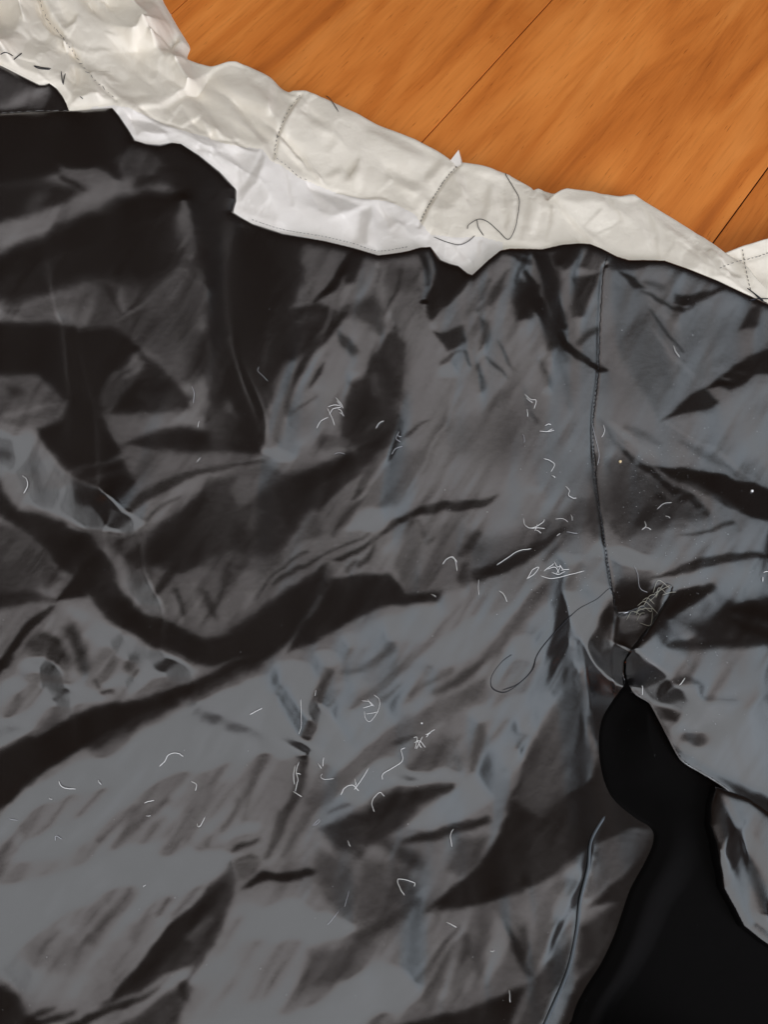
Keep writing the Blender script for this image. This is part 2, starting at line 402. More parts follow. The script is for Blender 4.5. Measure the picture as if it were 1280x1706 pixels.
S(72, 4, 496,596,2, 478,645,4, 466,690,5, 462,735,5)
P(92, 6, 575,540, 540,575, 508,622, 490,681, 478,735, 500,725, 522,710, 533,681, 562,650, 587,625, 612,603, 630,570, 600,531)
P(62, 10, 565,515, 600,500, 625,490, 640,520, 630,560, 600,530)
P(90, 8, 598,530, 618,540, 632,565, 612,600, 590,620, 580,590, 596,580)
P(46, 5, 562,549, 587,562, 595,584, 581,592, 566,569)
S(36, 3, 538,608,1, 530,625,4, 518,645,1)
S(56, 3, 525,660,1, 490,692,2)
P(40, 7, 612,604, 622,578, 652,556, 675,575, 676,603, 672,660, 664,690, 668,702, 655,722, 619,735, 600,746, 570,733, 572,690, 581,640, 600,630)
S(26, 7, 628,600,8, 645,620,12, 655,650,10)
S(18, 4, 660,549,3, 668,575,5, 673,603,3)
S(22, 6, 606,660,8, 600,685,10, 590,715,7)
S(58, 6, 617,628,7, 625,655,7)
S(64, 7, 663,668,4, 660,700,4)
S(56, 6, 628,700,6, 615,720,4)
S(70, 6, 580,740,8, 540,735,10)
S(16, 7, 600,750,5, 630,738,9, 655,716,7, 662,690,3)
P(74, 6, 645,440, 690,450, 702,484, 650,484, 640,470)
S(52, 4, 670,457,5, 664,480,4, 640,520,2)
S(60, 8, 620,510,8, 630,545,10)
S(52, 4, 632,548,5, 633,560,4)
S(66, 4, 628,452,2, 628,470,3)
S(100, 5, 655,545,2, 635,570,3, 624,585,1)
# fold under the white corner
S(42, 4, 702,417,3, 708,445,4, 712,476,2)
P(12, 4, 723,414, 739,430, 768,438, 790,455, 774,478, 745,512, 718,529, 711,519, 719,470)
S(28, 5, 770,476,5, 745,500,8, 722,522,4)
S(102, 3, 716,410,2, 718,450,3, 714,495,3, 710,525,3, 724,550,3, 742,586,2)
P(30, 4, 722,546, 745,552, 770,545, 773,568, 745,586)
S(100, 4, 782,477,2, 760,500,3, 722,532,3)
S(38, 3, 767,583,1, 752,592,2, 733,604,2)
S(36, 3, 774,583,2, 781,605,2)
S(56, 4, 846,456,2, 825,482,6, 795,518,3)
S(62, 4, 815,470,3, 800,500,3)
S(50, 3, 838,480,1, 812,510,2)
P(42, 6, 800,527, 815,531, 815,565, 802,582)
P(42, 4, 833,566, 840,575, 857,616, 848,605)
P(44, 4, 815,592, 825,600, 848,630, 826,615)
S(48, 5, 798,610,4, 802,650,5)
S(80, 5, 790,540,4, 786,575,4)
P(26, 5, 863,468, 895,481, 899,513, 882,535, 864,532, 857,510)
P(36, 4, 838,412, 880,410, 882,425, 850,420)
S(44, 5, 850,425,3, 878,440,8)
S(90, 4, 815,435,3, 850,440,4, 890,455,4)
P(12, 5, 892,420, 914,424, 931,460, 930,500, 940,545, 925,552, 908,500, 896,455)
S(92, 3, 884,460,2, 898,485,2.5, 910,515,2)
S(12, 3, 874,458,3, 888,485,6, 901,516,9, 920,550,8, 957,585,6, 996,614,4, 1012,617,2)
P(26, 8, 903,535, 920,552, 935,575, 912,578)
S(60, 8, 935,575,5, 945,600,4)
P(40, 4, 915,434, 931,413, 969,404, 968,430, 942,457)
S(86, 3, 981,408,1.5, 965,435,2.5, 950,455,1.5)
P(40, 4, 966,448, 988,409, 1000,415, 985,446)
P(66, 4, 990,425, 1003,412, 1016,436, 1004,450, 984,448)
P(46, 4, 1012,446, 1026,428, 1048,430, 1105,431, 1059,450, 1021,453)
P(34, 4, 953,467, 1003,452, 992,482, 970,527, 949,527)
S(60, 3, 985,470,2, 960,500,2)
S(50, 4, 968,570,5, 985,555,6, 995,550,3)
S(64, 5, 900,600,4, 915,640,5)
S(82, 6, 935,600,6, 945,680,6)
S(80, 5, 872,640,3, 885,690,4)
S(54, 4, 885,690,1, 898,705,2)
S(82, 10, 850,700,10, 840,790,8)
# ---- sleeve, upper
P(76, 10, 1025,470, 1070,480, 1110,560, 1120,640, 1095,690, 1060,640, 1025,560)
S(90, 6, 1012,480,5, 1016,540,7, 1024,590,6, 1050,635,6, 1086,684,3)
S(34, 3, 1001,608,2, 1015,617,2)
P(12, 4, 1034,453, 1062,464, 1078,482, 1058,480)
S(38, 3, 1070,486,1, 1100,500,3, 1125,518,2)
P(26, 4, 1126,492, 1160,488, 1235,473, 1197,488, 1160,502, 1137,521, 1122,515)
S(106, 3, 1126,508,1, 1140,511,2, 1146,508,1)
S(60, 5, 1080,470,4, 1100,480,6)
S(38, 2.5, 1084,518,1, 1110,552,2, 1138,586,1)
S(102, 4, 1090,545,1, 1120,590,3, 1158,632,2)
S(98, 4, 1105,525,3, 1130,545,4)
P(30, 5, 1249,512, 1266,508, 1262,545, 1231,551)
P(36, 5, 1250,486, 1300,495, 1300,504, 1255,504)
P(24, 4, 1104,700, 1126,680, 1150,661, 1194,636, 1225,612, 1250,591, 1300,574, 1300,622, 1262,622, 1240,640, 1222,650, 1200,645, 1178,650, 1198,669, 1175,682, 1145,684)
S(74, 4, 1205,630,2, 1218,634,4)
S(60, 4, 1232,620,2, 1243,622,3)
S(98, 5, 1185,618,3, 1205,612,4)
S(50, 3, 1170,690,2, 1188,683,2)
P(96, 8, 1120,700, 1190,680, 1240,650, 1300,630, 1300,820, 1250,795, 1190,750)
S(110, 3, 1109,700,1, 1180,745,2, 1272,808,1.5)
S(70, 5, 1040,712,3, 1070,725,6, 1102,740,3)
S(74, 4, 1000,700,3, 1030,745,4, 1060,765,2)
S(100, 4, 1010,700,3, 1080,755,4, 1140,775,4)
S(76, 5, 1140,735,3, 1180,762,5, 1230,790,3)
# puckered black seam
P(9, 4, 1096,780, 1115,778, 1150,781, 1190,790, 1240,804, 1300,815, 1300,870, 1250,858, 1215,846, 1180,822, 1140,803)
S(60, 4, 1120,796,1, 1160,812,4, 1200,832,5, 1236,851,2)
P(62, 10, 1004,770, 1035,760, 1100,805, 1150,840, 1180,862, 1120,870, 1075,900, 1030,900, 1008,850)
S(30, 7, 1038,754,2, 1080,782,5, 1125,815,6, 1178,852,4)
for x, y, r in [(1041,756,6),(1053,768,3),(1072,775,6),(1086,783,7),(1097,795,6),(1112,806,6),(1128,818,6),(1139,832,5),(1152,828,4),(1160,842,5),(1174,852,4),(1100,828,6)]:
    S(11, 3, x,y,r*.7, x+5,y+3,r*.6)
for x, y in [(1064,770),(1080,795),(1106,796),(1118,826),(1146,838),(1133,824),(1166,846)]:
    S(84, 3, x,y,3, x+4,y+3,2)
S(40, 8, 1085,850,4, 1065,872,6)
S(46, 4, 1018,872,3, 1024,885,3)
# ---- sleeve, lower
P(86, 10, 1035,910, 1080,880, 1100,900, 1060,960, 1025,960)
S(50, 3, 1137,891,1, 1175,883,3, 1224,873,3.5)
S(70, 5, 1100,880,3, 1140,875,3)
S(38, 3, 1083,961,1, 1110,957,4, 1140,949,7, 1175,936,8, 1231,928,6, 1300,924,4)
S(112, 2.5, 1080,968,1, 1120,962,2, 1150,956,1)
P(70, 6, 1035,955, 1080,948, 1085,975, 1045,1015, 1032,1010)
P(10, 3, 1118,976, 1102,1010, 1078,1048, 1048,1100, 1038,1060, 1062,1050, 1080,1020, 1032,1030, 1060,1015, 1085,995, 1105,976)
P(66, 4, 1036,1032, 1062,1032, 1074,1030, 1062,1052, 1040,1065)
P(62, 3, 1066,1003, 1090,985, 1105,985, 1095,1008, 1075,1018)
S(104, 3, 1122,975,1.5, 1118,1000,3, 1098,1030,3)
S(48, 8, 1110,1025,5, 1135,1000,10, 1160,985,7)
S(62, 5, 1185,978,4, 1165,990,5)
S(44, 6, 1222,1018,4, 1255,1020,7, 1310,1030,8)
S(48, 9, 1225,1040,2, 1260,1060,9, 1310,1085,14)
S(76, 6, 1105,1078,4, 1150,1085,7, 1215,1072,7, 1290,1080,6)
S(38, 5, 1096,1145,8, 1096,1155,9)
S(58, 5, 1104,1140,5, 1130,1133,5, 1158,1137,2)
S(78, 5, 1120,1160,3, 1170,1165,4, 1250,1175,3)
P(28, 4, 1084,1174, 1110,1180, 1130,1190, 1122,1202, 1095,1198)
S(46, 6, 1135,1226,7, 1155,1232,9)
S(96, 6, 1195,1180,4, 1215,1240,5, 1230,1290,4)
S(112, 10, 1240,1150,20, 1280,1250,30)
P(22, 6, 1148,1274, 1195,1294, 1310,1350, 1310,1400, 1240,1352, 1200,1322)
S(104, 4, 1050,1110,3, 1055,1145,3, 1080,1170,3)

def soften(A, s):
    ky = np.fft.fftfreq(A.shape[0])[:, None]; kx = np.fft.rfftfreq(A.shape[1])[None]
    return np.fft.irfft2(np.fft.rfft2(A) * np.exp(-2 * (np.pi * s) ** 2 * (kx * kx + ky * ky)), A.shape)
L.a = (0.66 * L.a + 0.20 * soften(L.a, 3.5) + 0.14 * soften(L.a, 8.0)).astype(np.float32)      # round the shoulders of the folds

C = Canvas(100)         # cuff
P, S = C.P, C.S
P(44, 8, 1175,1300, 1205,1322, 1228,1375, 1200,1410, 1180,1400)
S(52, 5, 1236,1385,5, 1252,1425,9, 1262,1470,10, 1278,1520,9)
S(112, 5, 1207,1322,3, 1225,1362,6, 1262,1420,12, 1310,1470,18)
S(30, 3, 1203,1422,1.5, 1202,1405,1.5, 1222,1380,1.5)
S(104, 6, 1210,1420,6, 1225,1480,8, 1250,1540,6)
S(64, 6, 1262,1545,8, 1285,1570,10)
S(108, 4, 1272,1440,3, 1290,1480,4)

W = Canvas(206)         # white shell and facing
P, S = W.P, W.S
P(168, 10, -160,-160, 44,-160, 44,0, 28,56, 8,84, -160,90)
S(218, 7, 60,-20,10, 50,30,13, 20,75,10)
S(222, 8, 78,40,8, 70,65,7)
P(186, 8, 100,-160, 140,15, 175,40, 215,75, 270,58, 325,75, 290,-160)
P(170, 8, 150,20, 262,-10, 285,30, 262,55, 215,72, 178,40)
S(200, 6, 285,-10,8, 320,70,6)
P(222, 6, 105,30, 160,45, 200,62, 265,60, 262,80, 175,90, 122,70)
S(222, 4, 92,5,6, 100,30,6)
S(196, 4, 170,55,2, 200,62,3, 218,74,2)
S(188, 4, 150,78,2, 180,90,2)
P(152, 4, 268,62, 300,60, 328,80, 323,97, 278,91)
S(142, 3, 125,26,2, 118,36,4, 112,46,2)
S(150, 4, 60,-20,5, 80,35,6, 98,56,7, 112,70,5)
S(192, 5, 60,70,4, 90,75,4, 20,100,3)
P(190, 8, 240,90, 280,92, 350,112, 310,145, 270,168, 205,150)
S(220, 7, 150,95,10, 180,115,12, 205,128,8)
S(186, 4, 165,122,2, 185,132,3)
S(225, 4, 120,86,2, 160,92,3, 220,86,2)
P(166, 5, 122,82, 138,104, 160,140, 164,168, 120,178, 124,150)
S(214, 8, 30,98,12, 90,100,10)
S(222, 5, 76,128,4, 100,140,6, 116,168,4)
S(226, 4, 170,170,6, 195,165,6)
P(176, 6, 195,158, 250,165, 238,178, 200,172)
P(184, 8, 356,125, 400,128, 470,150, 458,240, 400,236, 340,226, 272,204, 300,170)
S(238, 4, 232,181,4, 269,178,5, 312,150,4, 356,116,4, 384,106,5, 402,110,4)
S(176, 4, 275,190,3, 310,168,4, 355,135,4)
for q in [(226,3,335,188,1,320,205,3,305,216,2),(224,3,342,205,1,352,226,3),(226,3,300,180,1,280,206,3),(222,3,365,222,2,375,236,3),(176,3,318,192,1,300,205,2),(220,4,395,232,2,380,242,3),(176,4,330,215,2,343,222,2)]:
    S(*q)
S(216, 6, 458,138,5, 456,165,7, 452,188,5)
S(166, 4, 467,138,3, 482,150,4, 496,160,3)
S(205, 5, 480,165,5, 468,200,5)
S(160, 3, 500,160,1.5, 480,185,2, 464,222,2, 457,262,2)
P(214, 8, 505,162, 640,212, 755,268, 705,365, 640,330, 540,305, 470,260, 470,225)
S(228, 4, 492,180,2, 480,205,4, 482,235,3)
S(196, 8, 620,215,6, 680,245,8, 730,270,6)
S(194, 7, 530,205,7, 560,225,6, 545,250,4)
S(178, 5, 600,262,3, 588,280,7, 582,298,4)
S(230, 5, 606,250,4, 602,285,6, 594,320,4)
S(190, 6, 650,290,8, 690,310,9)
S(224, 3, 466,231,2, 495,265,2.5, 525,297,2)
S(164, 3, 471,231,1, 500,262,2, 531,298,2)
S(184, 5, 545,295,4, 562,285,5)
S(166, 6, 732,272,6, 716,298,7)
S(196, 5, 690,345,6, 700,330,5)
S(234, 3, 630,322,1, 656,300,3)
S(152, 3, 767,272,1.5, 745,295,2, 725,325,2, 710,350,2, 700,374,2)
# facing
P(226, 6, 190,178, 240,190, 300,215, 375,240, 436,250, 470,276, 520,302, 600,328, 650,336, 690,356, 716,392, 760,396, 800,380, 830,400, 790,470, 620,430, 400,380, 300,260, 200,230)
S(168, 3, 232,186,1, 262,205,2, 300,217,2, 350,232,2, 430,249,1.5)
P(186, 4, 213,200, 262,208, 276,222, 228,226)
S(236, 3, 192,180,2, 212,205,3, 230,230,3, 262,232,3, 300,224,3)
S(198, 4, 298,222,3, 335,232,5, 368,243,3)
S(184, 4, 338,248,4, 348,255,3)
S(204, 5, 362,255,4, 390,268,6)
P(202, 5, 395,252, 428,250, 418,280, 398,312)
P(176, 4, 436,252, 442,262, 428,300, 402,335, 400,318, 420,282)
P(204, 10, 398,340, 440,300, 450,350, 470,375, 400,362)
S(240, 7, 448,285,8, 470,330,12, 505,375,12)
S(200, 4, 474,278,2, 482,310,3, 492,340,2)
P(190, 5, 518,312, 552,326, 580,332, 596,345, 556,362, 528,350)
S(236, 4, 515,345,3, 545,366,4, 590,352,4, 620,340,3)
S(170, 3, 560,323,1, 600,331,1.5, 632,333,2, 660,338,1)
P(180, 5, 600,352, 619,345, 614,380, 612,410, 588,408)
S(242, 4, 622,345,3, 627,375,5, 632,415,5)
P(178, 4, 631,343, 666,369, 648,379)
S(240, 5, 680,362,5, 705,390,6, 690,405,4)
S(208, 5, 655,395,4, 668,375,4)
S(214, 4, 530,375,2, 545,395,3)
# right hand pieces of shell
P(182, 5, 748,298, 764,284, 772,330, 745,352, 725,350)
S(236, 3, 758,276,2, 768,302,3.5, 781,332,2)
S(186, 4, 742,340,4, 756,345,3)
P(222, 5, 790,285, 840,292, 838,330, 820,300, 800,300)
S(180, 4, 812,312,3, 808,340,6, 804,368,4)
S(226, 4, 822,318,3, 832,355,4, 840,375,3)
S(182, 4, 842,330,2, 846,360,4, 846,392,3)
S(226, 4, 858,325,3, 862,360,4)
S(184, 5, 884,336,3, 880,365,6, 872,395,3)
S(228, 4, 900,345,3, 890,390,4)
S(178, 3, 919,342,2, 916,375,3, 913,402,2)
P(230, 6, 935,335, 1010,335, 1030,370, 1000,395, 960,365)
S(176, 3, 929,342,1, 958,372,2, 987,402,2)
S(234, 3, 925,346,2, 950,378,3, 970,402,2)
S(190, 3, 990,395,1, 1035,365,2)
S(178, 3, 1017,334,2, 1030,352,3, 1037,366,1)
S(196, 3, 968,385,1, 1000,350,2)
S(222, 5, 1038,330,4, 1058,330,5)
S(178, 4, 1068,335,3, 1084,365,4, 1094,400,4, 1098,430,3)
S(224, 3, 1060,345,2, 1076,385,3, 1085,420,2)
P(192, 8, 1098,362, 1190,430, 1215,465, 1150,450, 1105,430)
S(176, 4, 1130,395,2, 1112,430,3)
S(210, 4, 1118,385,3, 1150,415,4)
S(162, 5, 1180,418,3, 1200,440,4, 1215,462,4)
S(238, 3, 792,398,1, 788,425,3, 789,455,2)
S(242, 4, 840,408,3, 815,432,4, 800,452,2)
S(190, 5, 755,412,4, 775,430,5)
S(184, 4, 805,405,3, 800,425,4)
# far right quilted piece
P(218, 6, 1196,422, 1230,415, 1300,395, 1440,380, 1440,520, 1300,520, 1200,450)
S(178, 3, 1238,418,1.5, 1244,450,2, 1252,482,2)
S(184, 3, 1225,430,1.5, 1250,436,1, 1290,420,1)
S(182, 4, 1205,445,2, 1235,462,3)
S(196, 4, 1258,462,4, 1280,475,4)

# ---------------------------------------------------------------- from the photo to the floor and back
cP, sP = math.cos(PITCH), math.sin(PITCH)
def ground(px, py, z=0.0):
    a = (np.asarray(px, float) - PW / 2) / FPX; b = -(np.asarray(py, float) - PH / 2) / FPX
    t = (CAMH - np.asarray(z, float)) / (cP - b * sP)
    return a * t, (sP + b * cP) * t
def photo(x, y, z):
    dz = z - CAMH
    yc = y * cP + dz * sP; zc = y * sP - dz * cP
    return PW / 2 + FPX * x / zc, PH / 2 - FPX * yc / zc

def bil(A, fx, fy):
    h, w = A.shape
    fx = np.clip(fx, 0, w - 1.001); fy = np.clip(fy, 0, h - 1.001)
    i = fx.astype(int); j = fy.astype(int); u = fx - i; v = fy - j
    return (A[j, i] * (1 - u) + A[j, i + 1] * u) * (1 - v) + (A[j + 1, i] * (1 - u) + A[j + 1, i + 1] * u) * v

def vnoise(x, y, seed):
    """smooth value noise, about -1..1"""
    r = np.random.default_rng(seed); T = r.uniform(-1, 1, (64, 64))
    xf = np.floor(x); yf = np.floor(y); u = x - xf; v = y - yf
    u = u * u * u * (u * (u * 6 - 15) + 10); v = v * v * v * (v * (v * 6 - 15) + 10)
    i = xf.astype(int) % 64; j = yf.astype(int) % 64; i1 = (i + 1) % 64; j1 = (j + 1) % 64
    return (T[j, i] * (1 - u) + T[j, i1] * u) * (1 - v) + (T[j1, i] * (1 - u) + T[j1, i1] * u) * v
def fbm(x, y, seed, n=3):
    return sum(vnoise(x * 2 ** k, y * 2 ** k, seed + k) * 0.5 ** k for k in range(n))

def blur(A, s):
    ky = np.fft.fftfreq(A.shape[0])[:, None]; kx = np.fft.rfftfreq(A.shape[1])[None]
    return np.fft.irfft2(np.fft.rfft2(A) * np.exp(-2 * (np.pi * s) ** 2 * (kx * kx + ky * ky)), A.shape)
class Sheet:
    """a rectangle of cloth heights over the floor"""
    def __init__(s, x0, x1, y0, y1, h):
        s.h = h; s.x0, s.y0 = x0, y0
        s.nx = int((x1 - x0) / h) + 1; s.ny = int((y1 - y0) / h) + 1
        s.X, s.Y = np.meshgrid(x0 + np.arange(s.nx) * h, y0 + np.arange(s.ny) * h)
        s.Z = np.full(s.X.shape, 0.06)
    def at(s, x, y, Z=None):
        return bil(s.Z if Z is None else Z, (np.asarray(x) - s.x0) / s.h, (np.asarray(y) - s.y0) / s.h)
    def px(s, Z=None):
        return photo(s.X, s.Y, s.Z if Z is None else Z)
def canvas_at(cv, px, py):
    return bil(cv.a, (px + MG) / CS, (py + MG) / CS)

def satin_slope(sh, I):
    """slope along UD that gives satin the drawn tone, seen from the viewer under the lit ceiling"""
    v = np.degrees(np.arctan2(sh.Y, CAMH - sh.Z))
    e = np.degrees(np.arctan2(CEIL_Y1 - sh.Y, CEIL_Z - sh.Z))
    tau = (e - v) / 2
    Tp = np.minimum(0.0, tau - 6.0); Td = np.maximum(tau, -5) + 6.0
    w = np.clip((97 - I) / 87.0, 0, 1) ** 0.85
    T = Tp + (Td - Tp) * w - np.clip(I - 97, 0, 40) * 0.25
    return np.clip(-np.tan(np.radians(T)), -1.0, 0.6)

def satin_tone(sh, Z, p, q, soft):
    """how bright satin of this slope looks from the viewer: does it mirror the lit ceiling?"""
    il = 1 / np.sqrt(p * p + q * q + 1); nx, ny, nz = -p * il, -q * il, il
    vx, vy, vz = -sh.X, -sh.Y, CAMH - Z
    r = 1 / np.sqrt(vx * vx + vy * vy + vz * vz); vx, vy, vz = vx * r, vy * r, vz * r
    d = 2 * (nx * vx + ny * vy + nz * vz)
    rx, ry, rz = d * nx - vx, d * ny - vy, np.maximum(d * nz - vz, 0.05)
    t = (CEIL_Z - Z) / rz; k = 0.5 / (soft * t)
    g = lambda u: 0.5 + 0.5 * np.tanh(np.clip(u * k, -20, 20))
    win = 3.0 * np.exp(-2 * (1 - np.clip(0.594 * rx - 0.672 * ry + 0.44 * rz, -1, 1)) / (0.33 + soft) ** 2)
    return 1.03 * g(CEIL_Y1 - sh.Y - t * ry) * g(sh.X + t * rx - CEIL_X0) + win
def cotton_tone(sh, Z, p, q, soft):
    """matt cloth under the ceiling and the window"""
    il = 1 / np.sqrt(p * p + q * q + 1)
    up = (-0.05 * p + 0.22 * q + 0.97) * il
    wi = np.maximum((-0.60 * p + 0.66 * q + 0.45) * il, 0)
    return 0.52 * (0.5 + 0.5 * up) + 1.07 * wi

def bend(sh, target, tone, n, softs, eta=0.06, lam=0.003, wz=600.0, mu=0.7, mask=None, ell=0.0, calm=None, cross=0.0):
    """bend a sheet, starting from the shape it has, until its folds have the drawn tones;
    wz holds it near the starting height"""
    ny, nx = sh.X.shape; pad = 64
    kx = 2 * np.pi * np.fft.rfftfreq(nx + 2 * pad, sh.h)[None]; ky = 2 * np.pi * np.fft.fftfreq(ny + 2 * pad, sh.h)[:, None]
    k2 = kx * kx + ky * ky
    Pc = 1 / (k2 * (1 + lam * lam * k2) + wz * 0.5)
    Sm = 1 / (1 + ell ** 4 * k2 * k2); Sc = 1 / (1 + 0.0034 ** 4 * k2 * k2)
    Z = sh.Z.copy(); Z0 = sh.Z0; V = 0; e = 0.02
    Mk = 1.0 if mask is None else mask
    A = np.zeros((ny + 2 * pad, nx + 2 * pad))
    for i in range(n):
        so = softs[int(i * len(softs) / n)]
        if i % 4 == 0: I = target(Z)
        q, p = np.gradient(Z, sh.h)
        f = tone(sh, Z, p, q, so)
        r = (f - I) * Mk
        gp = r * (tone(sh, Z, p + e, q, so) - f) / e; gq = r * (tone(sh, Z, p, q + e, so) - f) / e
        if cross:                             # folds run mostly along one diagonal
            dc = cross * (p * 0.9 + q * 0.43); gp = gp + dc * 0.9; gq = gq + dc * 0.43
        A[pad:-pad, pad:-pad] = wz * (Z - Z0) - np.gradient(gp, sh.h, axis=1) - np.gradient(gq, sh.h, axis=0)
        V = mu * V + np.fft.irfft2(np.fft.rfft2(A) * Pc, A.shape)[pad:-pad, pad:-pad]
        Z = Z - eta * V
        if calm is not None and i % 4 == 3:
            Zc = Z0 + np.fft.irfft2(np.fft.rfft2(np.pad(Z - Z0, pad)) * Sc, A.shape)[pad:-pad, pad:-pad]; Z = Z + (Zc - Z) * calm
        if ell and i % 2: Z = Z0 + np.fft.irfft2(np.fft.rfft2(np.pad(Z - Z0, pad)) * Sm, A.shape)[pad:-pad, pad:-pad]
    sh.Z = Z
    return float(np.sqrt((r * r).mean()))

# ---------------------------------------------------------------- outlines in the photo
LINING = [(-400,185),(0,185),(60,181),(120,181),(185,176),(195,188),(210,210),(222,230),(242,236),(265,238),(285,234),(300,236),(330,255),(365,283),(390,310),(391,330),(386,350),(402,360),(420,370),(470,386),(540,398),(590,410),(630,422),(655,419),(680,415),(700,409),(718,408),(735,430),(750,436),(765,440),(780,452),(788,455),(800,444),(815,430),(835,414),(850,411),(870,411),(905,412),(940,404),(965,402),(985,403),(1005,411),(1030,424),(1050,430),(1080,430),(1110,431),(1150,445),(1200,465),(1240,484),(1280,502),(1500,590),(1500,2000),(-400,2000)]
BACKPIECE = [(-400,-40),(0,103),(30,118),(62,134),(70,134),(78,131),(90,140),(100,153),(110,168),(118,183),(126,198),(60,215),(-400,220)]
SLEEVE = [(1012,420),(1004,455),(999,540),(997,620),(988,700),(993,800),(1005,880),(1017,960),(1026,1008),(1031,1022),(1050,1020),(1075,1010),(1098,985),(1112,972),(1121,976),(1116,995),(1100,1020),(1080,1050),(1060,1078),(1045,1098),(1044,1118),(1048,1140),(1062,1158),(1082,1170),(1090,1182),(1108,1216),(1130,1258),(1143,1272),(1165,1285),(1190,1300),(1215,1318),(1240,1342),(1265,1365),(1300,1388),(1500,1500),(1500,300)]
CUFF = [(1196,1312),(1187,1340),(1186,1375),(1197,1405),(1200,1432),(1206,1462),(1208,1480),(1226,1512),(1243,1545),(1272,1568),(1320,1600),(1500,1700),(1500,1380),(1320,1380),(1250,1330)]
HOLE = [(1064,1100),(1040,1140),(1018,1170),(1002,1200),(997,1240),(1003,1290),(1020,1330),(1056,1362),(1084,1380),(1088,1402),(1074,1436),(1050,1480),(1036,1520),(1022,1560),(1000,1606),(972,1650),(952,1700),(940,1800),(1500,1900),(1500,1420),(1330,1370),(1250,1300),(1190,1240),(1130,1170),(1100,1110)]
SHELL = [(-400,-400),(240,-400),(262,-60),(282,0),(305,40),(324,70),(328,82),(322,97),(340,104),(360,110),(384,105),(402,104),(425,110),(446,120),(468,132),(482,146),(497,156),(520,157),(560,172),(600,190),(640,209),(700,233),(740,255),(765,272),(790,277),(820,283),(850,292),(893,316),(915,323),(945,325),(990,325),(1005,328),(1018,331),(1030,325),(1045,322),(1058,324),(1075,336),(1100,352),(1130,372),(1165,398),(1187,416),(1200,432),(1212,450),(1240,500),(1300,560),(1300,700),(-400,700)]
QUILT = [(1176,455),(1186,424),(1210,419),(1225,415),(1240,411),(1256,407),(1300,396),(1500,360),(1500,700),(1230,560)]

# ---------------------------------------------------------------- materials
def mat(name, base, rough, spec=0.5):
    m = bpy.data.materials.new(name); m.use_nodes = True
    b = m.node_tree.nodes['Principled BSDF']
    b.inputs['Base Color'].default_value = (*base, 1); b.inputs['Roughness'].default_value = rough
    b.inputs['Specular IOR Level'].default_value = spec
    return m, m.node_tree, b
def node(nt, kind, **kw):
    n = nt.nodes.new(kind)
    for k, v in kw.items():
        if k.startswith('_'): setattr(n, k[1:], v)
        else: n.inputs[k.replace('__', ' ')].default_value = v
    return n
def weave(nt, bsdf, scale, amount, crease=None, bump=0.3):
    """woven threads plus soft crumple as bump"""
    tc = node(nt, 'ShaderNodeTexCoord')
    mp = node(nt, 'ShaderNodeMapping'); mp.inputs['Rotation'].default_value = (0, 0, radians(-28))
    nt.links.new(tc.outputs['Object'], mp.inputs['Vector'])
    w1 = node(nt, 'ShaderNodeTexWave', _bands_direction='X', Scale=scale, Distortion=0.6); w1.inputs['Detail'].default_value = 1
    w2 = node(nt, 'ShaderNodeTexWave', _bands_direction='Y', Scale=scale, Distortion=0.6); w2.inputs['Detail'].default_value = 1
    ns = node(nt, 'ShaderNodeTexNoise', Scale=crease or 120.0, Detail=4.0)
    for w in (w1, w2): nt.links.new(mp.outputs[0], w.inputs['Vector'])
    nt.links.new(mp.outputs[0], ns.inputs['Vector'])
    a = node(nt, 'ShaderNodeMath', _operation='ADD'); nt.links.new(w1.outputs['Fac'], a.inputs[0]); nt.links.new(w2.outputs['Fac'], a.inputs[1])
    b1 = node(nt, 'ShaderNodeBump', Strength=amount, Distance=0.0003); nt.links.new(a.outputs[0], b1.inputs['Height'])
    b2 = node(nt, 'ShaderNodeBump', Strength=bump, Distance=0.0016); nt.links.new(ns.outputs['Fac'], b2.inputs['Height']); nt.links.new(b1.outputs[0], b2.inputs['Normal'])
    nt.links.new(b2.outputs[0], bsdf.inputs['Normal'])
    return mp

M = {}
m, nt, b = mat('black_taffeta', (0.0030, 0.0026, 0.0026), 0.9, 0.0); M['lining'] = m; weave(nt, b, 900, 0.05, 160, 0.05)
gl = node(nt, 'ShaderNodeBsdfAnisotropic', _distribution='BECKMANN', Color=(0.97, 0.96, 0.97, 1), Roughness=0.235)
gw = node(nt, 'ShaderNodeBsdfAnisotropic', _distribution='BECKMANN', Color=(0.97, 0.95, 0.95, 1), Roughness=0.50)
fr_ = node(nt, 'ShaderNodeFresnel', IOR=2.22); mx = node(nt, 'ShaderNodeMixShader'); mg = node(nt, 'ShaderNodeMixShader', Fac=0.19)
nrm_ = b.inputs['Normal'].links[0].from_socket
for g_ in (gl, gw): nt.links.new(nrm_, g_.inputs['Normal'])
nt.links.new(gl.outputs[0], mg.inputs[1]); nt.links.new(gw.outputs[0], mg.inputs[2])
nt.links.new(fr_.outputs[0], mx.inputs[0]); nt.links.new(b.outputs[0], mx.inputs[1]); nt.links.new(mg.outputs[0], mx.inputs[2])
nt.links.new(mx.outputs[0], nt.nodes['Material Output'].inputs['Surface'])
m, nt, b = mat('hollow_shade_black', (0.0038, 0.0034, 0.0033), 0.95, 0.05); M['matte'] = m; weave(nt, b, 700, 0.3, 60)  # near-black base colour carries the shade of the hollow under the sleeve
m, nt, b = mat('cream_cotton', (0.83, 0.755, 0.64), 0.75, 0.25); M['shell'] = m; weave(nt, b, 700, 0.25, 95, 0.45)
m, nt, b = mat('white_facing', (0.75, 0.695, 0.635), 0.50, 0.4); M['facing'] = m; weave(nt, b, 900, 0.15, 90, 0.4)
m, nt, b = mat('dark_thread', (0.02, 0.02, 0.024), 0.6, 0.3); M['thread'] = m
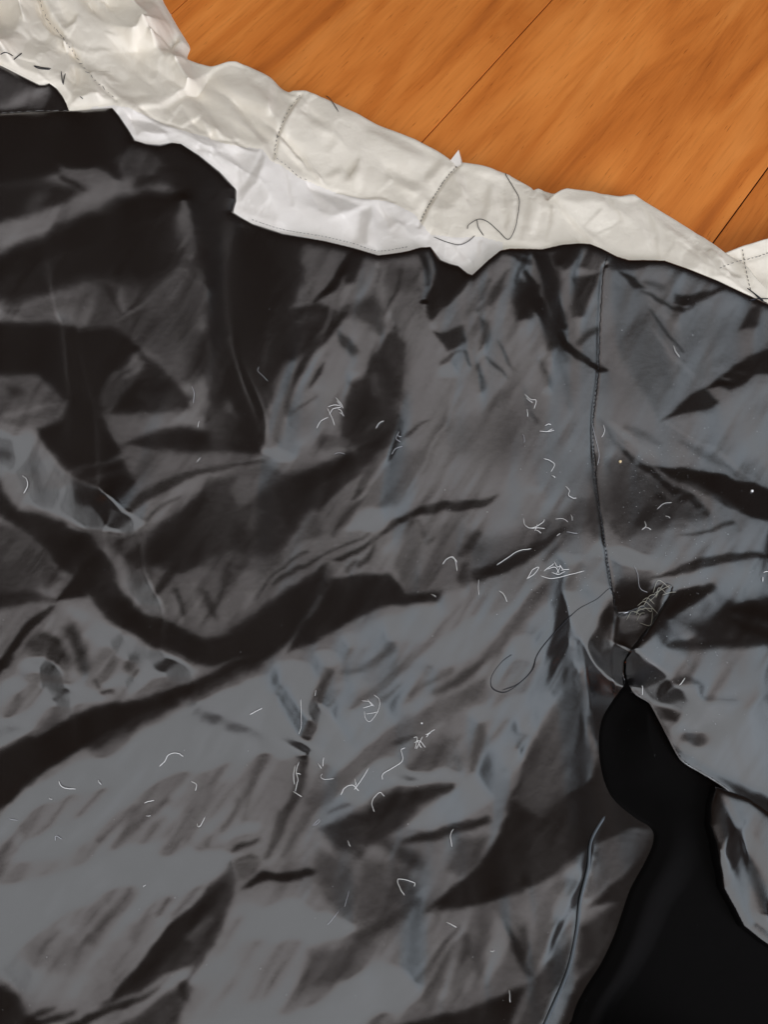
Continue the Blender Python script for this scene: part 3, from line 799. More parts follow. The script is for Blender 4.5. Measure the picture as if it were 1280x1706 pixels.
m, nt, b = mat('grey_thread', (0.22, 0.20, 0.18), 0.7, 0.3); M['stitch'] = m
m, nt, b = mat('white_lint', (0.82, 0.80, 0.78), 0.9, 0.1); M['lint'] = m
m, nt, b = mat('grey_dark_thread', (0.07, 0.065, 0.06), 0.7, 0.3); M['stitch_dark'] = m
m, nt, b = mat('faint_lint', (0.42, 0.42, 0.44), 0.9, 0.1); M['lint_faint'] = m
m, nt, b = mat('frayed_yarn', (0.42, 0.40, 0.33), 0.9, 0.1); M['fray'] = m
m, nt, b = mat('blue_grey_piping', (0.10, 0.115, 0.13), 0.45, 0.5); M['piping'] = m
m, nt, b = mat('tan_crumb', (0.75, 0.58, 0.34), 0.6, 0.4); M['crumb'] = m
m, nt, b = mat('joint_dirt', (0.02, 0.012, 0.008), 0.8, 0.2); M['dirt'] = m

# wood
m, nt, b = mat('varnished_wood', (0.5, 0.17, 0.04), 0.36, 0.45); M['wood'] = m
tc = node(nt, 'ShaderNodeTexCoord')
oi = node(nt, 'ShaderNodeObjectInfo')
off = node(nt, 'ShaderNodeVectorMath', _operation='ADD')
cmb = node(nt, 'ShaderNodeCombineXYZ')
ml = node(nt, 'ShaderNodeMath', _operation='MULTIPLY'); ml.inputs[1].default_value = 13.0
nt.links.new(oi.outputs['Random'], ml.inputs[0]); nt.links.new(ml.outputs[0], cmb.inputs['X']); nt.links.new(ml.outputs[0], cmb.inputs['Z'])
nt.links.new(tc.outputs['Object'], off.inputs[0]); nt.links.new(cmb.outputs[0], off.inputs[1])
def stretched(sx, sy, scale, detail, dist=0.0):
    mp = node(nt, 'ShaderNodeMapping'); mp.inputs['Scale'].default_value = (sx, sy, 1)
    nt.links.new(off.outputs[0], mp.inputs['Vector'])
    n = node(nt, 'ShaderNodeTexNoise', Scale=scale, Detail=detail, Distortion=dist); nt.links.new(mp.outputs[0], n.inputs['Vector'])
    return n
def ramp(src, *stops):
    r = node(nt, 'ShaderNodeValToRGB'); e = r.color_ramp.elements
    while len(e) < len(stops): e.new(0.5)
    for q, (p, c) in zip(e, stops): q.position = p; q.color = (*c, 1)
    nt.links.new(src, r.inputs[0]); return r
def mix(kind, fac, a, c):
    x = node(nt, 'ShaderNodeMixRGB', _blend_type=kind)
    for s_, v in zip(x.inputs, (fac, a, c)):
        if hasattr(v, 'is_output'): nt.links.new(v, s_)
        else: s_.default_value = v
    return x
n1 = stretched(1.0, 6.5, 2.6, 4.0, 1.1)          # broad figure
n2 = stretched(2.6, 40.0, 7.0, 6.0, 0.5)         # grain
n3 = stretched(10.0, 130.0, 4.0, 2.0, 0.2)        # pores
n4 = stretched(0.8, 1.6, 5.0, 3.0, 0.6)          # cloudy
r1 = ramp(n1.outputs['Fac'], (0.27, (0.44, 0.118, 0.020)), (0.42, (0.62, 0.182, 0.031)), (0.58, (0.72, 0.238, 0.047)), (0.8, (0.79, 0.29, 0.068)))
r2 = ramp(n2.outputs['Fac'], (0.28, (0.85, 0.80, 0.75)), (0.46, (0.98, 0.97, 0.96)), (0.75, (1.04, 1.04, 1.04)))
r3 = ramp(n3.outputs['Fac'], (0.0, (0.35, 0.28, 0.22)), (0.27, (0.55, 0.46, 0.4)), (0.33, (1, 1, 1)))
r4 = ramp(n4.outputs['Fac'], (0.3, (0.86, 0.82, 0.78)), (0.7, (1.06, 1.08, 1.1)))
x1 = mix('MULTIPLY', 1.0, r1.outputs[0], r2.outputs[0]); x2 = mix('MULTIPLY', 0.8, x1.outputs[0], r3.outputs[0]); x3 = mix('MULTIPLY', 0.9, x2.outputs[0], r4.outputs[0])
nt.links.new(x3.outputs[0], b.inputs['Base Color'])
bw = node(nt, 'ShaderNodeBump', Strength=0.25, Distance=0.0005); nt.links.new(n2.outputs['Fac'], bw.inputs['Height']); nt.links.new(bw.outputs[0], b.inputs['Normal'])

# ---------------------------------------------------------------- object helpers
def link(name, me, material, parent=None, kind=None, label=None):
    o = bpy.data.objects.new(name, me); COL.objects.link(o)
    if material is not None and not me.materials: me.materials.append(material)
    if parent is not None: o.parent = parent
    if kind: o['kind'] = kind
    if label: o['label'] = label
    return o
def tag(o, label, cat, group=None):
    o['label'] = label; o['category'] = cat
    if group: o['group'] = group
    return o
def grid_mesh(name, sh, Z, keep, X=None, Y=None):
    """mesh of the cells of a sheet whose four corners are kept"""
    f = keep[:-1, :-1] & keep[1:, :-1] & keep[:-1, 1:] & keep[1:, 1:]
    idx = np.arange(sh.nx * sh.ny).reshape(sh.ny, sh.nx)
    q = np.stack([idx[:-1, :-1][f], idx[:-1, 1:][f], idx[1:, 1:][f], idx[1:, :-1][f]], 1)
    used, inv = np.unique(q, return_inverse=True)
    co = np.stack([(sh.X if X is None else X).ravel()[used], (sh.Y if Y is None else Y).ravel()[used], Z.ravel()[used]], 1).astype(np.float32)
    me = bpy.data.meshes.new(name)
    me.vertices.add(len(used)); me.vertices.foreach_set('co', co.ravel())
    nf = len(q)
    me.loops.add(nf * 4); me.loops.foreach_set('vertex_index', inv.ravel().astype(np.int32))
    me.polygons.add(nf); me.polygons.foreach_set('loop_start', np.arange(nf, dtype=np.int32) * 4)
    me.polygons.foreach_set('loop_total', np.full(nf, 4, np.int32))
    me.update(calc_edges=True); me.validate()
    me.polygons.foreach_set('use_smooth', np.ones(nf, bool))
    return me

# ---------------------------------------------------------------- black lining: heights
GL = Sheet(-0.54, 0.53, -0.26, 0.81, 0.00108)
def wrinkles(px, py, amp):
    """fine diagonal pleats of taffeta"""
    c, s = math.cos(radians(58)), math.sin(radians(58))
    a = px * c - py * s; b_ = px * s + py * c
    w = fbm(a / 85, b_ / 13, 11, 3)
    w2 = fbm(px / 60, py / 60, 31, 2)
    return amp * np.minimum(w * (0.6 + 0.8 * np.clip(w2, -0.5, 1)), 0.3)
def lining_tone(sh, amp=12.0, warp=4.5):
    px, py = photo(sh.X, sh.Y, 0.06)
    wx = warp * fbm(px / 45, py / 45, 51, 3); wy = warp * fbm(px / 45, py / 45, 71, 3); wr = wrinkles(px, py, amp) + 9 * np.minimum(fbm(px / 170, py / 120, 261, 3), 0.3) - 2
    def f(Z):
        px, py = photo(sh.X, sh.Y, Z)
        I = canvas_at(L, px + wx, py + wy) + wr
        return np.clip((I - 12) / 86, 0, 1.2) ** 2.2 - 0.18 * np.clip((24 - I) / 16, 0, 1)
    return f
def calm_area(sh, w):                            # broad rounded folds at the upper left
    x, y = photo(sh.X, sh.Y, 0.06); return sstep((560 - x) / 160) * sstep((1130 - y) / 160) * w
GH = Sheet(GL.x0, 0.53, GL.y0, 0.81, GL.h * 2)
def bowl(y): return 0.05 + np.where(y < 0.33, 0.27 * (y - 0.33) ** 2, 0.35 * np.minimum(y - 0.33, 0.12) ** 2 + 0.084 * np.maximum(y - 0.45, 0))
def near_lining(sh):
    x, y = photo(sh.X, sh.Y, 0.055); return sstep((np.maximum(sdist(LINING, x, y), sdist(BACKPIECE, x, y)) + 30) / 24) * sstep((x + 150) / 80) * sstep((1430 - x) / 80) * sstep((1800 - y) / 50)
GH.Z0 = bowl(GH.Y); GH.Z = GH.Z0.copy()
bend(GH, lining_tone(GH), satin_tone, 100, [.5, .3, .2, .12, .10, .09], wz=80.0, ell=0.0016, cross=0.45, calm=calm_area(GH, 0.8), mask=near_lining(GH))
GL.Z0 = bowl(GL.Y)
GL.Z = bil(GH.Z, (GL.X - GL.x0) / GH.h, (GL.Y - GL.y0) / GH.h)
res = bend(GL, lining_tone(GL), satin_tone, 20, [.09], lam=0.0015, wz=80.0, ell=0.0006, cross=0.07, calm=calm_area(GL, 0.12), mask=near_lining(GL))
px, py = GL.px()
vis = (px > -30) & (px < 1310) & (py > 380) & (py < 1730)
GL.Z = np.maximum(GL.Z, 0.006)
print('lining height', [round(float(np.percentile(GL.Z[vis], q)), 3) for q in (0, 5, 25, 50, 75, 95, 100)], res)
ZB = GL.Z.copy()                              # smooth base that other pieces refer to
d_lin = sdist(LINING, px, py)
raise_ = 0.012 * sstep((py - 960) / 130)
d_slv = sdist(SLEEVE, *photo(GL.X, GL.Y, ZB + raise_))
d_hole = sdist(smooth_line(HOLE + HOLE[:1], 4)[:-1], px, py)
d_cuff = sdist(CUFF, px, py)
d_back = sdist(BACKPIECE, px, py)
SEAM_LINE = [(1010,440),(1004,455),(999,540),(997,620),(988,700),(993,800),(1005,880),(1017,960),(1026,1008),(1031,1022)]
SEAM_LOW = [(1029,1022),(1024,1060),(1022,1100),(1026,1150)]
d_seam = np.minimum(ldist(smooth_line(SEAM_LINE), px, py), ldist(SEAM_LOW, px, py))
groove = 0.0008 * np.exp(-(d_seam / 3.0) ** 2)
frame = (px > -110) & (px < 1400) & (py < 1820)
ZLn = ZB - groove - 0.003 * np.exp(-np.maximum(d_lin, 0) / 5) - 0.035 * sstep(-d_lin / 9)
ZLn -= 0.0014 * sstep((d_slv - 1) / 4) + 0.030 * sstep((d_slv - 4) / 10)
ZLn -= 0.02 * sstep((d_hole - 12) / 14)
ZLn = np.maximum(ZLn, 0.003)
ZSl = ZB - groove + raise_ - 0.003 * np.exp(-np.maximum(d_lin, 0) / 5) - 0.035 * sstep(-d_lin / 9) - 0.028 * sstep(-d_slv / 2.5)
ZBk = ZB - 0.004 - 0.002 * np.exp(-np.maximum(d_back, 0) / 4) - 0.03 * sstep(-d_back / 8)
ZBk = np.where(d_lin > 0, np.minimum(ZBk, ZLn - 0.004 - 0.03 * sstep((d_lin - 2) / 10)), ZBk)

jacket = bpy.data.objects.new('jacket', None); COL.objects.link(jacket)
tag(jacket, 'jacket turned inside out, crumpled black satin lining and cream shell, lying on the wooden floor', 'jacket')
link('lining_panel', grid_mesh('lining_panel', GL, ZLn, frame & (d_lin > -14) & (d_slv < 16) & (d_hole < 24)), M['lining'], jacket, label='creased black satin body lining')
low = py > 1085                                # free lower rim of the sleeve: trimmed along its outline
gy_, gx_ = np.gradient(blur(d_slv, 1.5), GL.h); g2 = gx_ ** 2 + gy_ ** 2
mv = np.where(low & (d_slv > -1.25) & (d_slv < 1.8), np.minimum(d_slv / np.maximum(g2, 1e5), 0.0014 / np.sqrt(np.maximum(g2, 1e5))), 0)
ZSl = np.where(low, ZB - groove + raise_ - 0.0015 * np.exp(-np.maximum(d_slv, 0) / 6), ZSl)
link('sleeve_lining', grid_mesh('sleeve_lining', GL, ZSl, frame & np.where(low, d_slv > -1.25, d_slv > -14) & (d_lin > -14), GL.X - gx_ * mv, GL.Y - gy_ * mv), M['lining'], jacket, label='black satin sleeve lining beside the armhole seam')
link('lining_flap', grid_mesh('lining_flap', GL, ZBk, frame & (d_back > -12) & (d_lin < 16)), M['lining'], jacket, label='black lining corner lying behind the top fold')

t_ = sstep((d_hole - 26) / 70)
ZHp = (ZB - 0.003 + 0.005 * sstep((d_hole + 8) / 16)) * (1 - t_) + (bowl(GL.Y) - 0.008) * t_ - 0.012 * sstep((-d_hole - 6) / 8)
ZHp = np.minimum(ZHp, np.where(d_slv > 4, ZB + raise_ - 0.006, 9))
link('hollow_shade_panel', grid_mesh('hollow_shade_panel', GL, ZHp, frame & (d_hole > -14)), M['matte'], jacket, label='matte black sheet standing in for the shade in the deep hollow under the sleeve')  # added sheet: its black colour stands in for shade on the lining

GC = Sheet(0.20, 0.48, -0.22, 0.06, 0.0011)
def cuff_tone(Z):
    cx, cy = photo(GC.X, GC.Y, Z); return np.clip((canvas_at(C, cx, cy) + wrinkles(cx, cy, 10.0) - 9) / 89, 0, 1.2) ** 2.2
GC.Z0 = bowl(GC.Y) + 0.004; GC.Z = GC.Z0.copy()
bend(GC, cuff_tone, satin_tone, 60, [.4, .2, .10, .09])
cx, cy = GC.px(); dc = sdist(CUFF, cx, cy)
ZC = GC.Z - 0.03 * sstep(-dc / 8) - 0.002 * np.exp(-np.maximum(dc, 0) / 4)
link('sleeve_cuff', grid_mesh('sleeve_cuff', GC, ZC, (dc > -14) & (cx < 1400)), M['lining'], jacket, label='bluish black hemmed cuff hanging below the sleeve')

# ---------------------------------------------------------------- cream shell: heights
GW = Sheet(-0.72, 0.74, 0.20, 1.25, 0.0014)
GW.Z = np.full(GW.X.shape, 0.04)
ZLx = GL.at(GW.X, GW.Y, ZB)
DS0 = sdist(SHELL, *photo(GW.X, GW.Y, 0.0)) - 11       # where the shell touches the floor
def shell_base(sh):
    ds = DS0
    x, y = sh.px()
    dl = -sdist(LINING, x, y); db = -sdist(BACKPIECE, x, y); dm = np.minimum(dl, db)
    zs = 0.042 * (1 - np.exp(-np.maximum(ds, 0) / 24.0)) - 0.0005 - 0.03 * sstep(-ds / 24)
    t = sstep(dm / 75.0)
    zs = (ZLx - 0.005) * (1 - t) + zs * t
    zs = np.where(ds < 0, np.minimum(zs, -0.0005 - 0.03 * sstep(-ds / 24)), zs)
    return np.maximum(zs, -0.03), ds, dl, db, dm
GW.Z[:] = 0.03; x_, y_ = GW.px()
u_ = (x_ * 0.9 + y_ * 0.43 + 14 * fbm(x_ / 50, y_ / 50, 211, 2)) / 17; v_ = (y_ * 0.9 - x_ * 0.43 + 14 * fbm(x_ / 50, y_ / 50, 221, 2)) / 40
crinkle = 36 * np.clip(np.abs(fbm(u_, v_, 231, 2)) * -3 + 0.45, -0.25, 0.45) * np.clip(0.5 + 1.2 * fbm(x_ / 90, y_ / 90, 241, 2), 0, 1)
def shell_tone(Z):
    x, y = photo(GW.X, GW.Y, Z)
    I = canvas_at(W, x + 4 * fbm(x / 30, y / 30, 91, 2), y + 4 * fbm(x / 30, y / 30, 95, 2)) + 7 * fbm(x / 28, y / 28, 101, 3) + crinkle
    return 1.0 * (np.clip(I, 120, 250) / 209) ** 2.7
for it in range(3):
    GW.Z, d_sh, d_l, d_b, dl = shell_base(GW); d_l = -d_l; d_b = -d_b
GW.Z0 = GW.Z.copy()
lock = sstep((d_sh - 3) / 14) * sstep((dl + 2) / 10)
res = bend(GW, shell_tone, cotton_tone, 70, [.1], eta=0.45, lam=0.001, wz=200.0, mask=lock); print('shell fit', res)
GW.Z = GW.Z0 + (GW.Z - GW.Z0) * sstep(d_sh / 22)
GW.Z = np.where(d_sh < 0, np.minimum(GW.Z, -0.0003 - 0.03 * sstep(-d_sh / 24)), GW.Z)
GW.Z = GW.Z - np.maximum(GW.Z - ZLx + 0.004, 0) * sstep((10 - dl) / 8) - 0.03 * sstep((-dl - 3) / 12)
e_ = sstep(1 - d_sh / 26) * sstep(1 + d_sh / 30)
GW.Z = GW.Z + (blur(GW.Z, 1.3) - GW.Z) * e_
wxp, wyp = GW.px()
print('shell', np.percentile(GW.Z[(d_sh > 0) & (dl > 0)], [0, 25, 50, 75, 100]).round(3))
seams_w = [[(62,-60),(66,0),(80,35),(98,55),(120,85),(150,125),(192,165)], [(500,158),(480,185),(464,222),(456,262)], [(767,272),(745,295),(725,325),(710,350),(698,376)]]
for sm in seams_w:
    GW.Z -= 0.002 * np.exp(-(ldist(smooth_line(sm), wxp, wyp) / 3.5) ** 2)
wframe = (wxp > -110) & (wxp < 1400) & (wyp > -130) & (GW.Z > -0.012) & (d_l < 14) & ((d_b < 14) | (d_l < 14))
wframe &= ~(d_b > 14)
FACING = [(186,176),(212,180),(240,192),(270,206),(300,217),(340,228),(375,241),(436,250),(450,268),(470,278),(500,299),(560,323),(600,331),(650,337),(690,357),(716,392),(760,397),(800,395),(836,405),(836,440),(700,520),(300,420),(150,300),(150,180)]
d_f = sdist(FACING, wxp, wyp)
RIGHT = 4000
def left_of(sm):       # area left of a seam
    q = smooth_line(sm)
    return [(-RIGHT, q[0][1]-3000), (q[0][0] + (q[0][0]-q[1][0]) * 20, q[0][1] - (q[1][1]-q[0][1]) * 20)] + [tuple(p) for p in q] + [(q[-1][0] + (q[-1][0]-q[-2][0]) * 20, q[-1][1] + (q[-1][1]-q[-2][1]) * 20), (-RIGHT, q[-1][1] + 3000)]
lm = [sdist(left_of(sm), wxp, wyp) > 0 for sm in seams_w]
cells = np.zeros(GW.X.shape, int)
cells[:] = 3
cells[lm[2]] = 2; cells[lm[1]] = 1; cells[lm[0]] = 0
cells[d_f > 0] = 4
names = ['shell_panel', 'shell_panel', 'shell_panel', 'shell_panel', 'facing']
labs = ['cream panel left of the crooked seam', 'cream panel with a rolled fold', 'cream panel between the two curved seams', 'creased cream panel at the right', 'white satin facing strip sewn to the black lining']
def dil(k):
    r = k.copy(); r[1:] |= k[:-1]; r[:, 1:] |= k[:, :-1]; r[1:, 1:] |= k[:-1, :-1]; return r
for i in range(5):
    # a cell belongs to the panel of its lower left corner
    f = (cells == i) & wframe
    if i == 2: f &= (wxp > 430) & (wxp < 800) & (wyp < 400)
    keep = dil(f) & wframe
    sub = grid_mesh(names[i], GW, GW.Z, keep)
    link(names[i], sub, M['facing'] if i == 4 else M['shell'], jacket, label=labs[i])
GQ = Sheet(0.38, 0.74, 0.28, 0.62, 0.0013)
GQ.Z[:] = 0.02
def quilt_tone(Z):
    x, y = photo(GQ.X, GQ.Y, Z)
    return (np.clip(canvas_at(W, x, y) + 7 * fbm(x / 22, y / 22, 141, 3), 120, 250) / 212) ** 2.7
for it in range(3):
    qx, qy = GQ.px(); dq = sdist(QUILT, *photo(GQ.X, GQ.Y, 0.0)) - 9
    zq = 0.024 * (1 - np.exp(-np.maximum(dq, 0) / 8.0)) - 0.001 - 0.04 * sstep(-dq / 10)
    dlq = -sdist(LINING, qx, qy)
    zl = GL.at(GQ.X, GQ.Y, ZB); tq = sstep(dlq / 60)
    zq = np.where(dlq > 0, np.minimum(zq, (zl - .005) * (1 - tq) + zq * tq), np.minimum(zq, zl - 0.02))
    GQ.Z = np.maximum(zq, -0.03)
GQ.Z0 = GQ.Z.copy()
bend(GQ, quilt_tone, cotton_tone, 50, [.1], eta=0.45, lam=0.001, wz=200.0, mask=sstep((dq - 2) / 10) * sstep(dlq / 10))
link('shell_collar', grid_mesh('shell_collar', GQ, GQ.Z, (dq > -14) & (qx < 1400) & (GQ.Z > -.012)), M['shell'], jacket, label='stitched cream piece at the right edge')

# ---------------------------------------------------------------- wooden floor
sub_me = bpy.data.meshes.new('floor')
bm = bmesh.new(); bmesh.ops.create_grid(bm, x_segments=1, y_segments=1, size=3.0); bm.to_mesh(sub_me); bm.free()
floor = link('floor', sub_me, M['dirt'], kind='structure'); floor.location = (0, 0.6, -0.012)
g1a, g1b = ground(700, 240), ground(920, 0)
g2a, g2b = ground(1185, 410), ground(1280, 280)
g0 = ground(303, 7)
ang = math.atan2(g1b[1] - g1a[1], g1b[0] - g1a[0])
ang2 = math.atan2(g2b[1] - g2a[1], g2b[0] - g2a[0])
print('plank angles', math.degrees(ang), math.degrees(ang2))
nrm = (-math.sin(ang), math.cos(ang))
o1 = g1a[0] * nrm[0] + g1a[1] * nrm[1]; o2 = (g2a[0] * nrm[0] + g2a[1] * nrm[1]); o0 = g0[0] * nrm[0] + g0[1] * nrm[1]
print('plank offsets', o0, o1, o2)
pw = o1 - o2
edges = sorted([o0, o1, o2, o2 - pw, o2 - 2 * pw, o2 - 3 * pw, o2 - 4 * pw, o2 - 5 * pw, o2 - 6 * pw, o0 + pw, o0 + 2 * pw, o0 + 3 * pw])
gap = 0.0014
for a, bb in zip(edges[:-1], edges[1:]):
    w = bb - a - gap
    bm = bmesh.new()
    bmesh.ops.create_cube(bm, size=1.0)
    bmesh.ops.scale(bm, vec=(3.6, w, 0.011), verts=bm.verts)
    bmesh.ops.bevel(bm, geom=[e for e in bm.edges if abs(e.verts[0].co.x - e.verts[1].co.x) > 1 and e.verts[0].co.z > 0], offset=0.0006, segments=2, affect='EDGES')
    me = bpy.data.meshes.new('plank'); bm.to_mesh(me); bm.free()
    p = link('plank', me, M['wood'], floor)
    c = (a + bb) / 2
    p.rotation_euler = (0, 0, ang)
    mid = 0.5 * math.cos(ang)
    p.location = (c * nrm[0] + 0.35 * math.cos(ang), c * nrm[1] + 0.35 * math.sin(ang) - 0.6, 0.012 - 0.0055)

# ---------------------------------------------------------------- threads, stitches, lint
LAYERS = [(GL, np.where(d_slv < 10, np.where(d_lin > -6, ZLn, -1), -1)), (GL, np.where((d_slv > -6) & (d_lin > -6), ZSl, -1)), (GL, np.where(d_hole > 0, ZHp, -1)),
          (GL, np.where((d_back > -4) & (d_lin < 8), ZBk, -1)), (GW, np.where(wframe, GW.Z, -1)), (GQ, np.where(dq > -8, GQ.Z, -1)), (GC, np.where(dc > -4, ZC, -1))]
def cloth_z(x, y):
    best = np.zeros(np.shape(x))
    for sh, Z in LAYERS:
        fx = (x - sh.x0) / sh.h; fy = (y - sh.y0) / sh.h
        ok = (fx >= 0) & (fy >= 0) & (fx < sh.nx - 1) & (fy < sh.ny - 1)
        best = np.maximum(best, np.where(ok, bil(Z, fx, fy), 0))
    return best
def on_cloth(px, py, lift=0.0):
    px = np.asarray(px, float); py = np.asarray(py, float); z = np.full(px.shape, 0.05)
    for i in range(10):
        x, y = ground(px, py, z); z = z + 0.7 * (cloth_z(x, y) + lift - z)
    x, y = ground(px, py, z)
    return np.stack([x, y, z], -1)
def tube(pts, r, sides=5, taper=True):
    n = len(pts); d = np.gradient(pts, axis=0); d /= np.linalg.norm(d, axis=1, keepdims=True) + 1e-12
    up = np.tile([0.0, 0.0, 1.0], (n, 1)); a = np.cross(d, up); a /= np.linalg.norm(a, axis=1, keepdims=True) + 1e-9; b_ = np.cross(a, d)
    th = np.arange(sides) * 2 * np.pi / sides
    rr = np.full(n, r)
    if taper: rr[0] *= .5; rr[-1] *= .5
    V = pts[:, None] + rr[:, None, None] * (a[:, None] * np.cos(th)[None, :, None] + b_[:, None] * np.sin(th)[None, :, None])
    F = []
    for i in range(n - 1):
        for k in range(sides):
            F.append((i * sides + k, i * sides + (k + 1) % sides, (i + 1) * sides + (k + 1) % sides, (i + 1) * sides + k))
    F.append(tuple(range(sides - 1, -1, -1))); F.append(tuple((n - 1) * sides + k for k in range(sides)))
    return V.reshape(-1, 3), F
def tubes_mesh(name, lines, r, centre=None, sides=5):
    V, F, o = [], [], 0
    for ln in lines:
        v, f = tube(ln, r if np.isscalar(r) else r[len(V) % len(r)], sides)
        V.append(v); F += [tuple(i + o for i in q) for q in f]; o += len(v)
    V = np.concatenate(V); c = np.zeros(3)
    if centre: c = V.mean(0); c[2] = V[:, 2].min(); V = V - c
    me = bpy.data.meshes.new(name); me.from_pydata(V.tolist(), [], F); me.update()
    me.polygons.foreach_set('use_smooth', np.ones(len(F), bool))
    return me, Vector(c)
def crop(ox, oy, k, strokes):
    return [[(ox + x / k, oy + y / k) for x, y in st] for st in strokes]
def cloth_line(st, lift, arch=0.0, n=5):
    q = smooth_line(st, n) if len(st) > 2 else np.linspace(st[0], st[-1], 6)
    t = np.linspace(0, 1, len(q)); p = on_cloth(q[:, 0], q[:, 1], lift)
    p[:, 2] += arch * np.sin(np.pi * t)
    return p

def loose(strokes, r, label, material='thread', lift=0.0006, name='loose_thread'):
    me, c = tubes_mesh(name, [cloth_line(s_, lift, 0.0006) for s_ in strokes], r)
    return link(name, me, M[material], jacket, label=label)
loose(crop(800, 800, 2.667, [[(592,478),(570,485),(525,525),(480,550),(430,580),(350,660),(280,740),(250,790),(236,840),(185,895),(115,940),(62,928),(48,895),(60,855),(100,805),(142,775)], [(250,790),(226,850),(168,905),(100,932)]]),
      0.00030, 'long black sewing thread ending in a loop below the armhole seam')
loose(crop(700, 200, 2.207, [[(315,195),(318,205),(345,250),(365,290),(362,340),(350,400),(325,440),(290,410),(250,375),(215,365),(180,385),(175,400)], [(210,365),(215,395),(235,425)]]),
      0.00040, 'grey thread looped over the right cream panel', 'stitch_dark')
loose(crop(700, 200, 2.207, [[(52,430),(100,450),(145,460),(180,445),(202,425)]]), 0.00040, 'grey thread hanging across the white facing', 'stitch_dark')
for st in ([[(0,290),(30,282),(68,298)]], [[(72,318),(100,298),(115,283)]], [[(270,365),(225,362),(178,350)], [(178,351),(205,366),(265,371)]], [[(325,380),(333,445)], [(347,392),(335,452)]], [[(425,515),(446,532)]]):
    loose(crop(0, 0, 3.2, st), 0.00055, 'short dark basting stitch on the cream corner', name='basting_stitch')
loose(crop(400, 100, 3.2, [[(460,190),(485,215),(525,275)]]), 0.0005, 'dark thread end at the upper edge of the cream panel', 'stitch_dark')
loose([[(1250,500),(1265,498),(1284,498)], [(1246,480),(1261,492),(1273,501)], [(1255,486),(1268,500),(1280,506)]], 0.00055, 'black thread ends at the right edge')
# stitching: many tiny stitches, one part per seam
def stitching(path, step, ln, r, label, material, skew=0.0, lift=0.0004):
    q = smooth_line(path, 10); seg = np.r_[0, np.cumsum(np.linalg.norm(np.diff(q, axis=0), axis=1))]
    lines = []; s0 = 0
    while s0 < seg[-1] - ln:
        u = np.array([s0, s0 + ln]); x = np.interp(u, seg, q[:, 0]); y = np.interp(u, seg, q[:, 1])
        jx, jy = rng.normal(0, skew, 2)
        lines.append(cloth_line([(x[0] + jx, y[0] + jy), (x[1] - jx, y[1] - jy)], lift)[::2]); s0 += step * rng.uniform(.85, 1.15)
    me, c = tubes_mesh('seam_stitching', lines, r, sides=4)
    return link('seam_stitching', me, M[material], jacket, kind='stuff', label=label)
stitching([(1001,560),(997,620),(989,700),(993,800),(1005,880),(1017,960),(1026,1008)], 6.5, 4.2, 0.00042, 'black stitches along the armhole seam', 'thread', 0.3)
stitching(seams_w[0], 9, 5, 0.00045, 'grey stitches along the crooked cream seam', 'stitch', 1.4)
stitching(seams_w[1], 7, 4, 0.00042, 'grey stitches along the curved cream seam', 'stitch', 0.8)
stitching(seams_w[2], 6, 4.6, 0.00055, 'grey corded stitches along the steep cream seam', 'stitch', 0.5)
stitching([(462,225),(458,258),(478,276),(500,296),(520,300)], 8, 4, 0.0004, 'grey stitches at the corner of the middle cream panel', 'stitch', 0.6)
stitching([(1238,415),(1244,450),(1252,485)], 7, 5, 0.0005, 'stitches on the right edge piece', 'stitch', 0.4)
stitching([(1200,447),(1225,437),(1262,428),(1284,420)], 7, 5, 0.0005, 'stitches across the right edge piece', 'stitch', 0.4)
stitching([(420,366),(470,382),(540,394),(590,406),(630,418),(680,411)], 6, 3.2, 0.00035, 'tiny stitches where lining meets facing', 'thread', 0.4)
# rolled hem along the free rim of the sleeve
q = smooth_line([(1052,1146),(1062,1158),(1082,1170),(1090,1182),(1108,1216),(1130,1258),(1143,1272),(1165,1285),(1190,1300),(1215,1318),(1240,1342),(1265,1365),(1300,1388),(1350,1412)], 6)
z = np.full(len(q), 0.09)
for i in range(8):
    x, y = ground(q[:, 0], q[:, 1], z); z = z + 0.7 * (GL.at(x, y, ZB + raise_) - 0.0010 - z)
x, y = ground(q[:, 0], q[:, 1], z)
me, c = tubes_mesh('sleeve_hem', [np.stack([x, y, z], 1)], 0.0008, sides=8)
link('sleeve_hem', me, M['lining'], jacket, label='narrow rolled hem along the lower sleeve rim')
# raised hem line, bottom
hem = [(1008,1360),(986,1400),(981,1445),(968,1500),(961,1555),(946,1620),(916,1690),(898,1730)]
me, c = tubes_mesh('hem_ridge', [cloth_line(hem, 0.0012, n=8)], 0.0010, sides=8)
link('hem_ridge', me, M['piping'], jacket, label='narrow raised hem ridge running to the bottom edge')
# frayed cloth in the armhole opening
fr = []
for i in range(15):
    t = rng.uniform(0, 1); cx_, cy_ = 1052 + 60 * t + rng.normal(0, 6), 1030 - 48 * t + rng.normal(0, 6); a = rng.uniform(-0.9, 0.4); l = rng.uniform(6, 22)
    dx, dy = math.cos(a) * l, math.sin(a) * l; k = rng.normal(0, 7)
    fr.append(cloth_line([(cx_ - dx, cy_ - dy), (cx_ + k * .4, cy_ + k), (cx_ + dx, cy_ + dy)], 0.0012, 0.002))
me, c = tubes_mesh('frayed_edge', fr, 0.00017)
link('frayed_edge', me, M['fray'], jacket, kind='stuff', label='pale frayed yarn ends in the armhole gap')
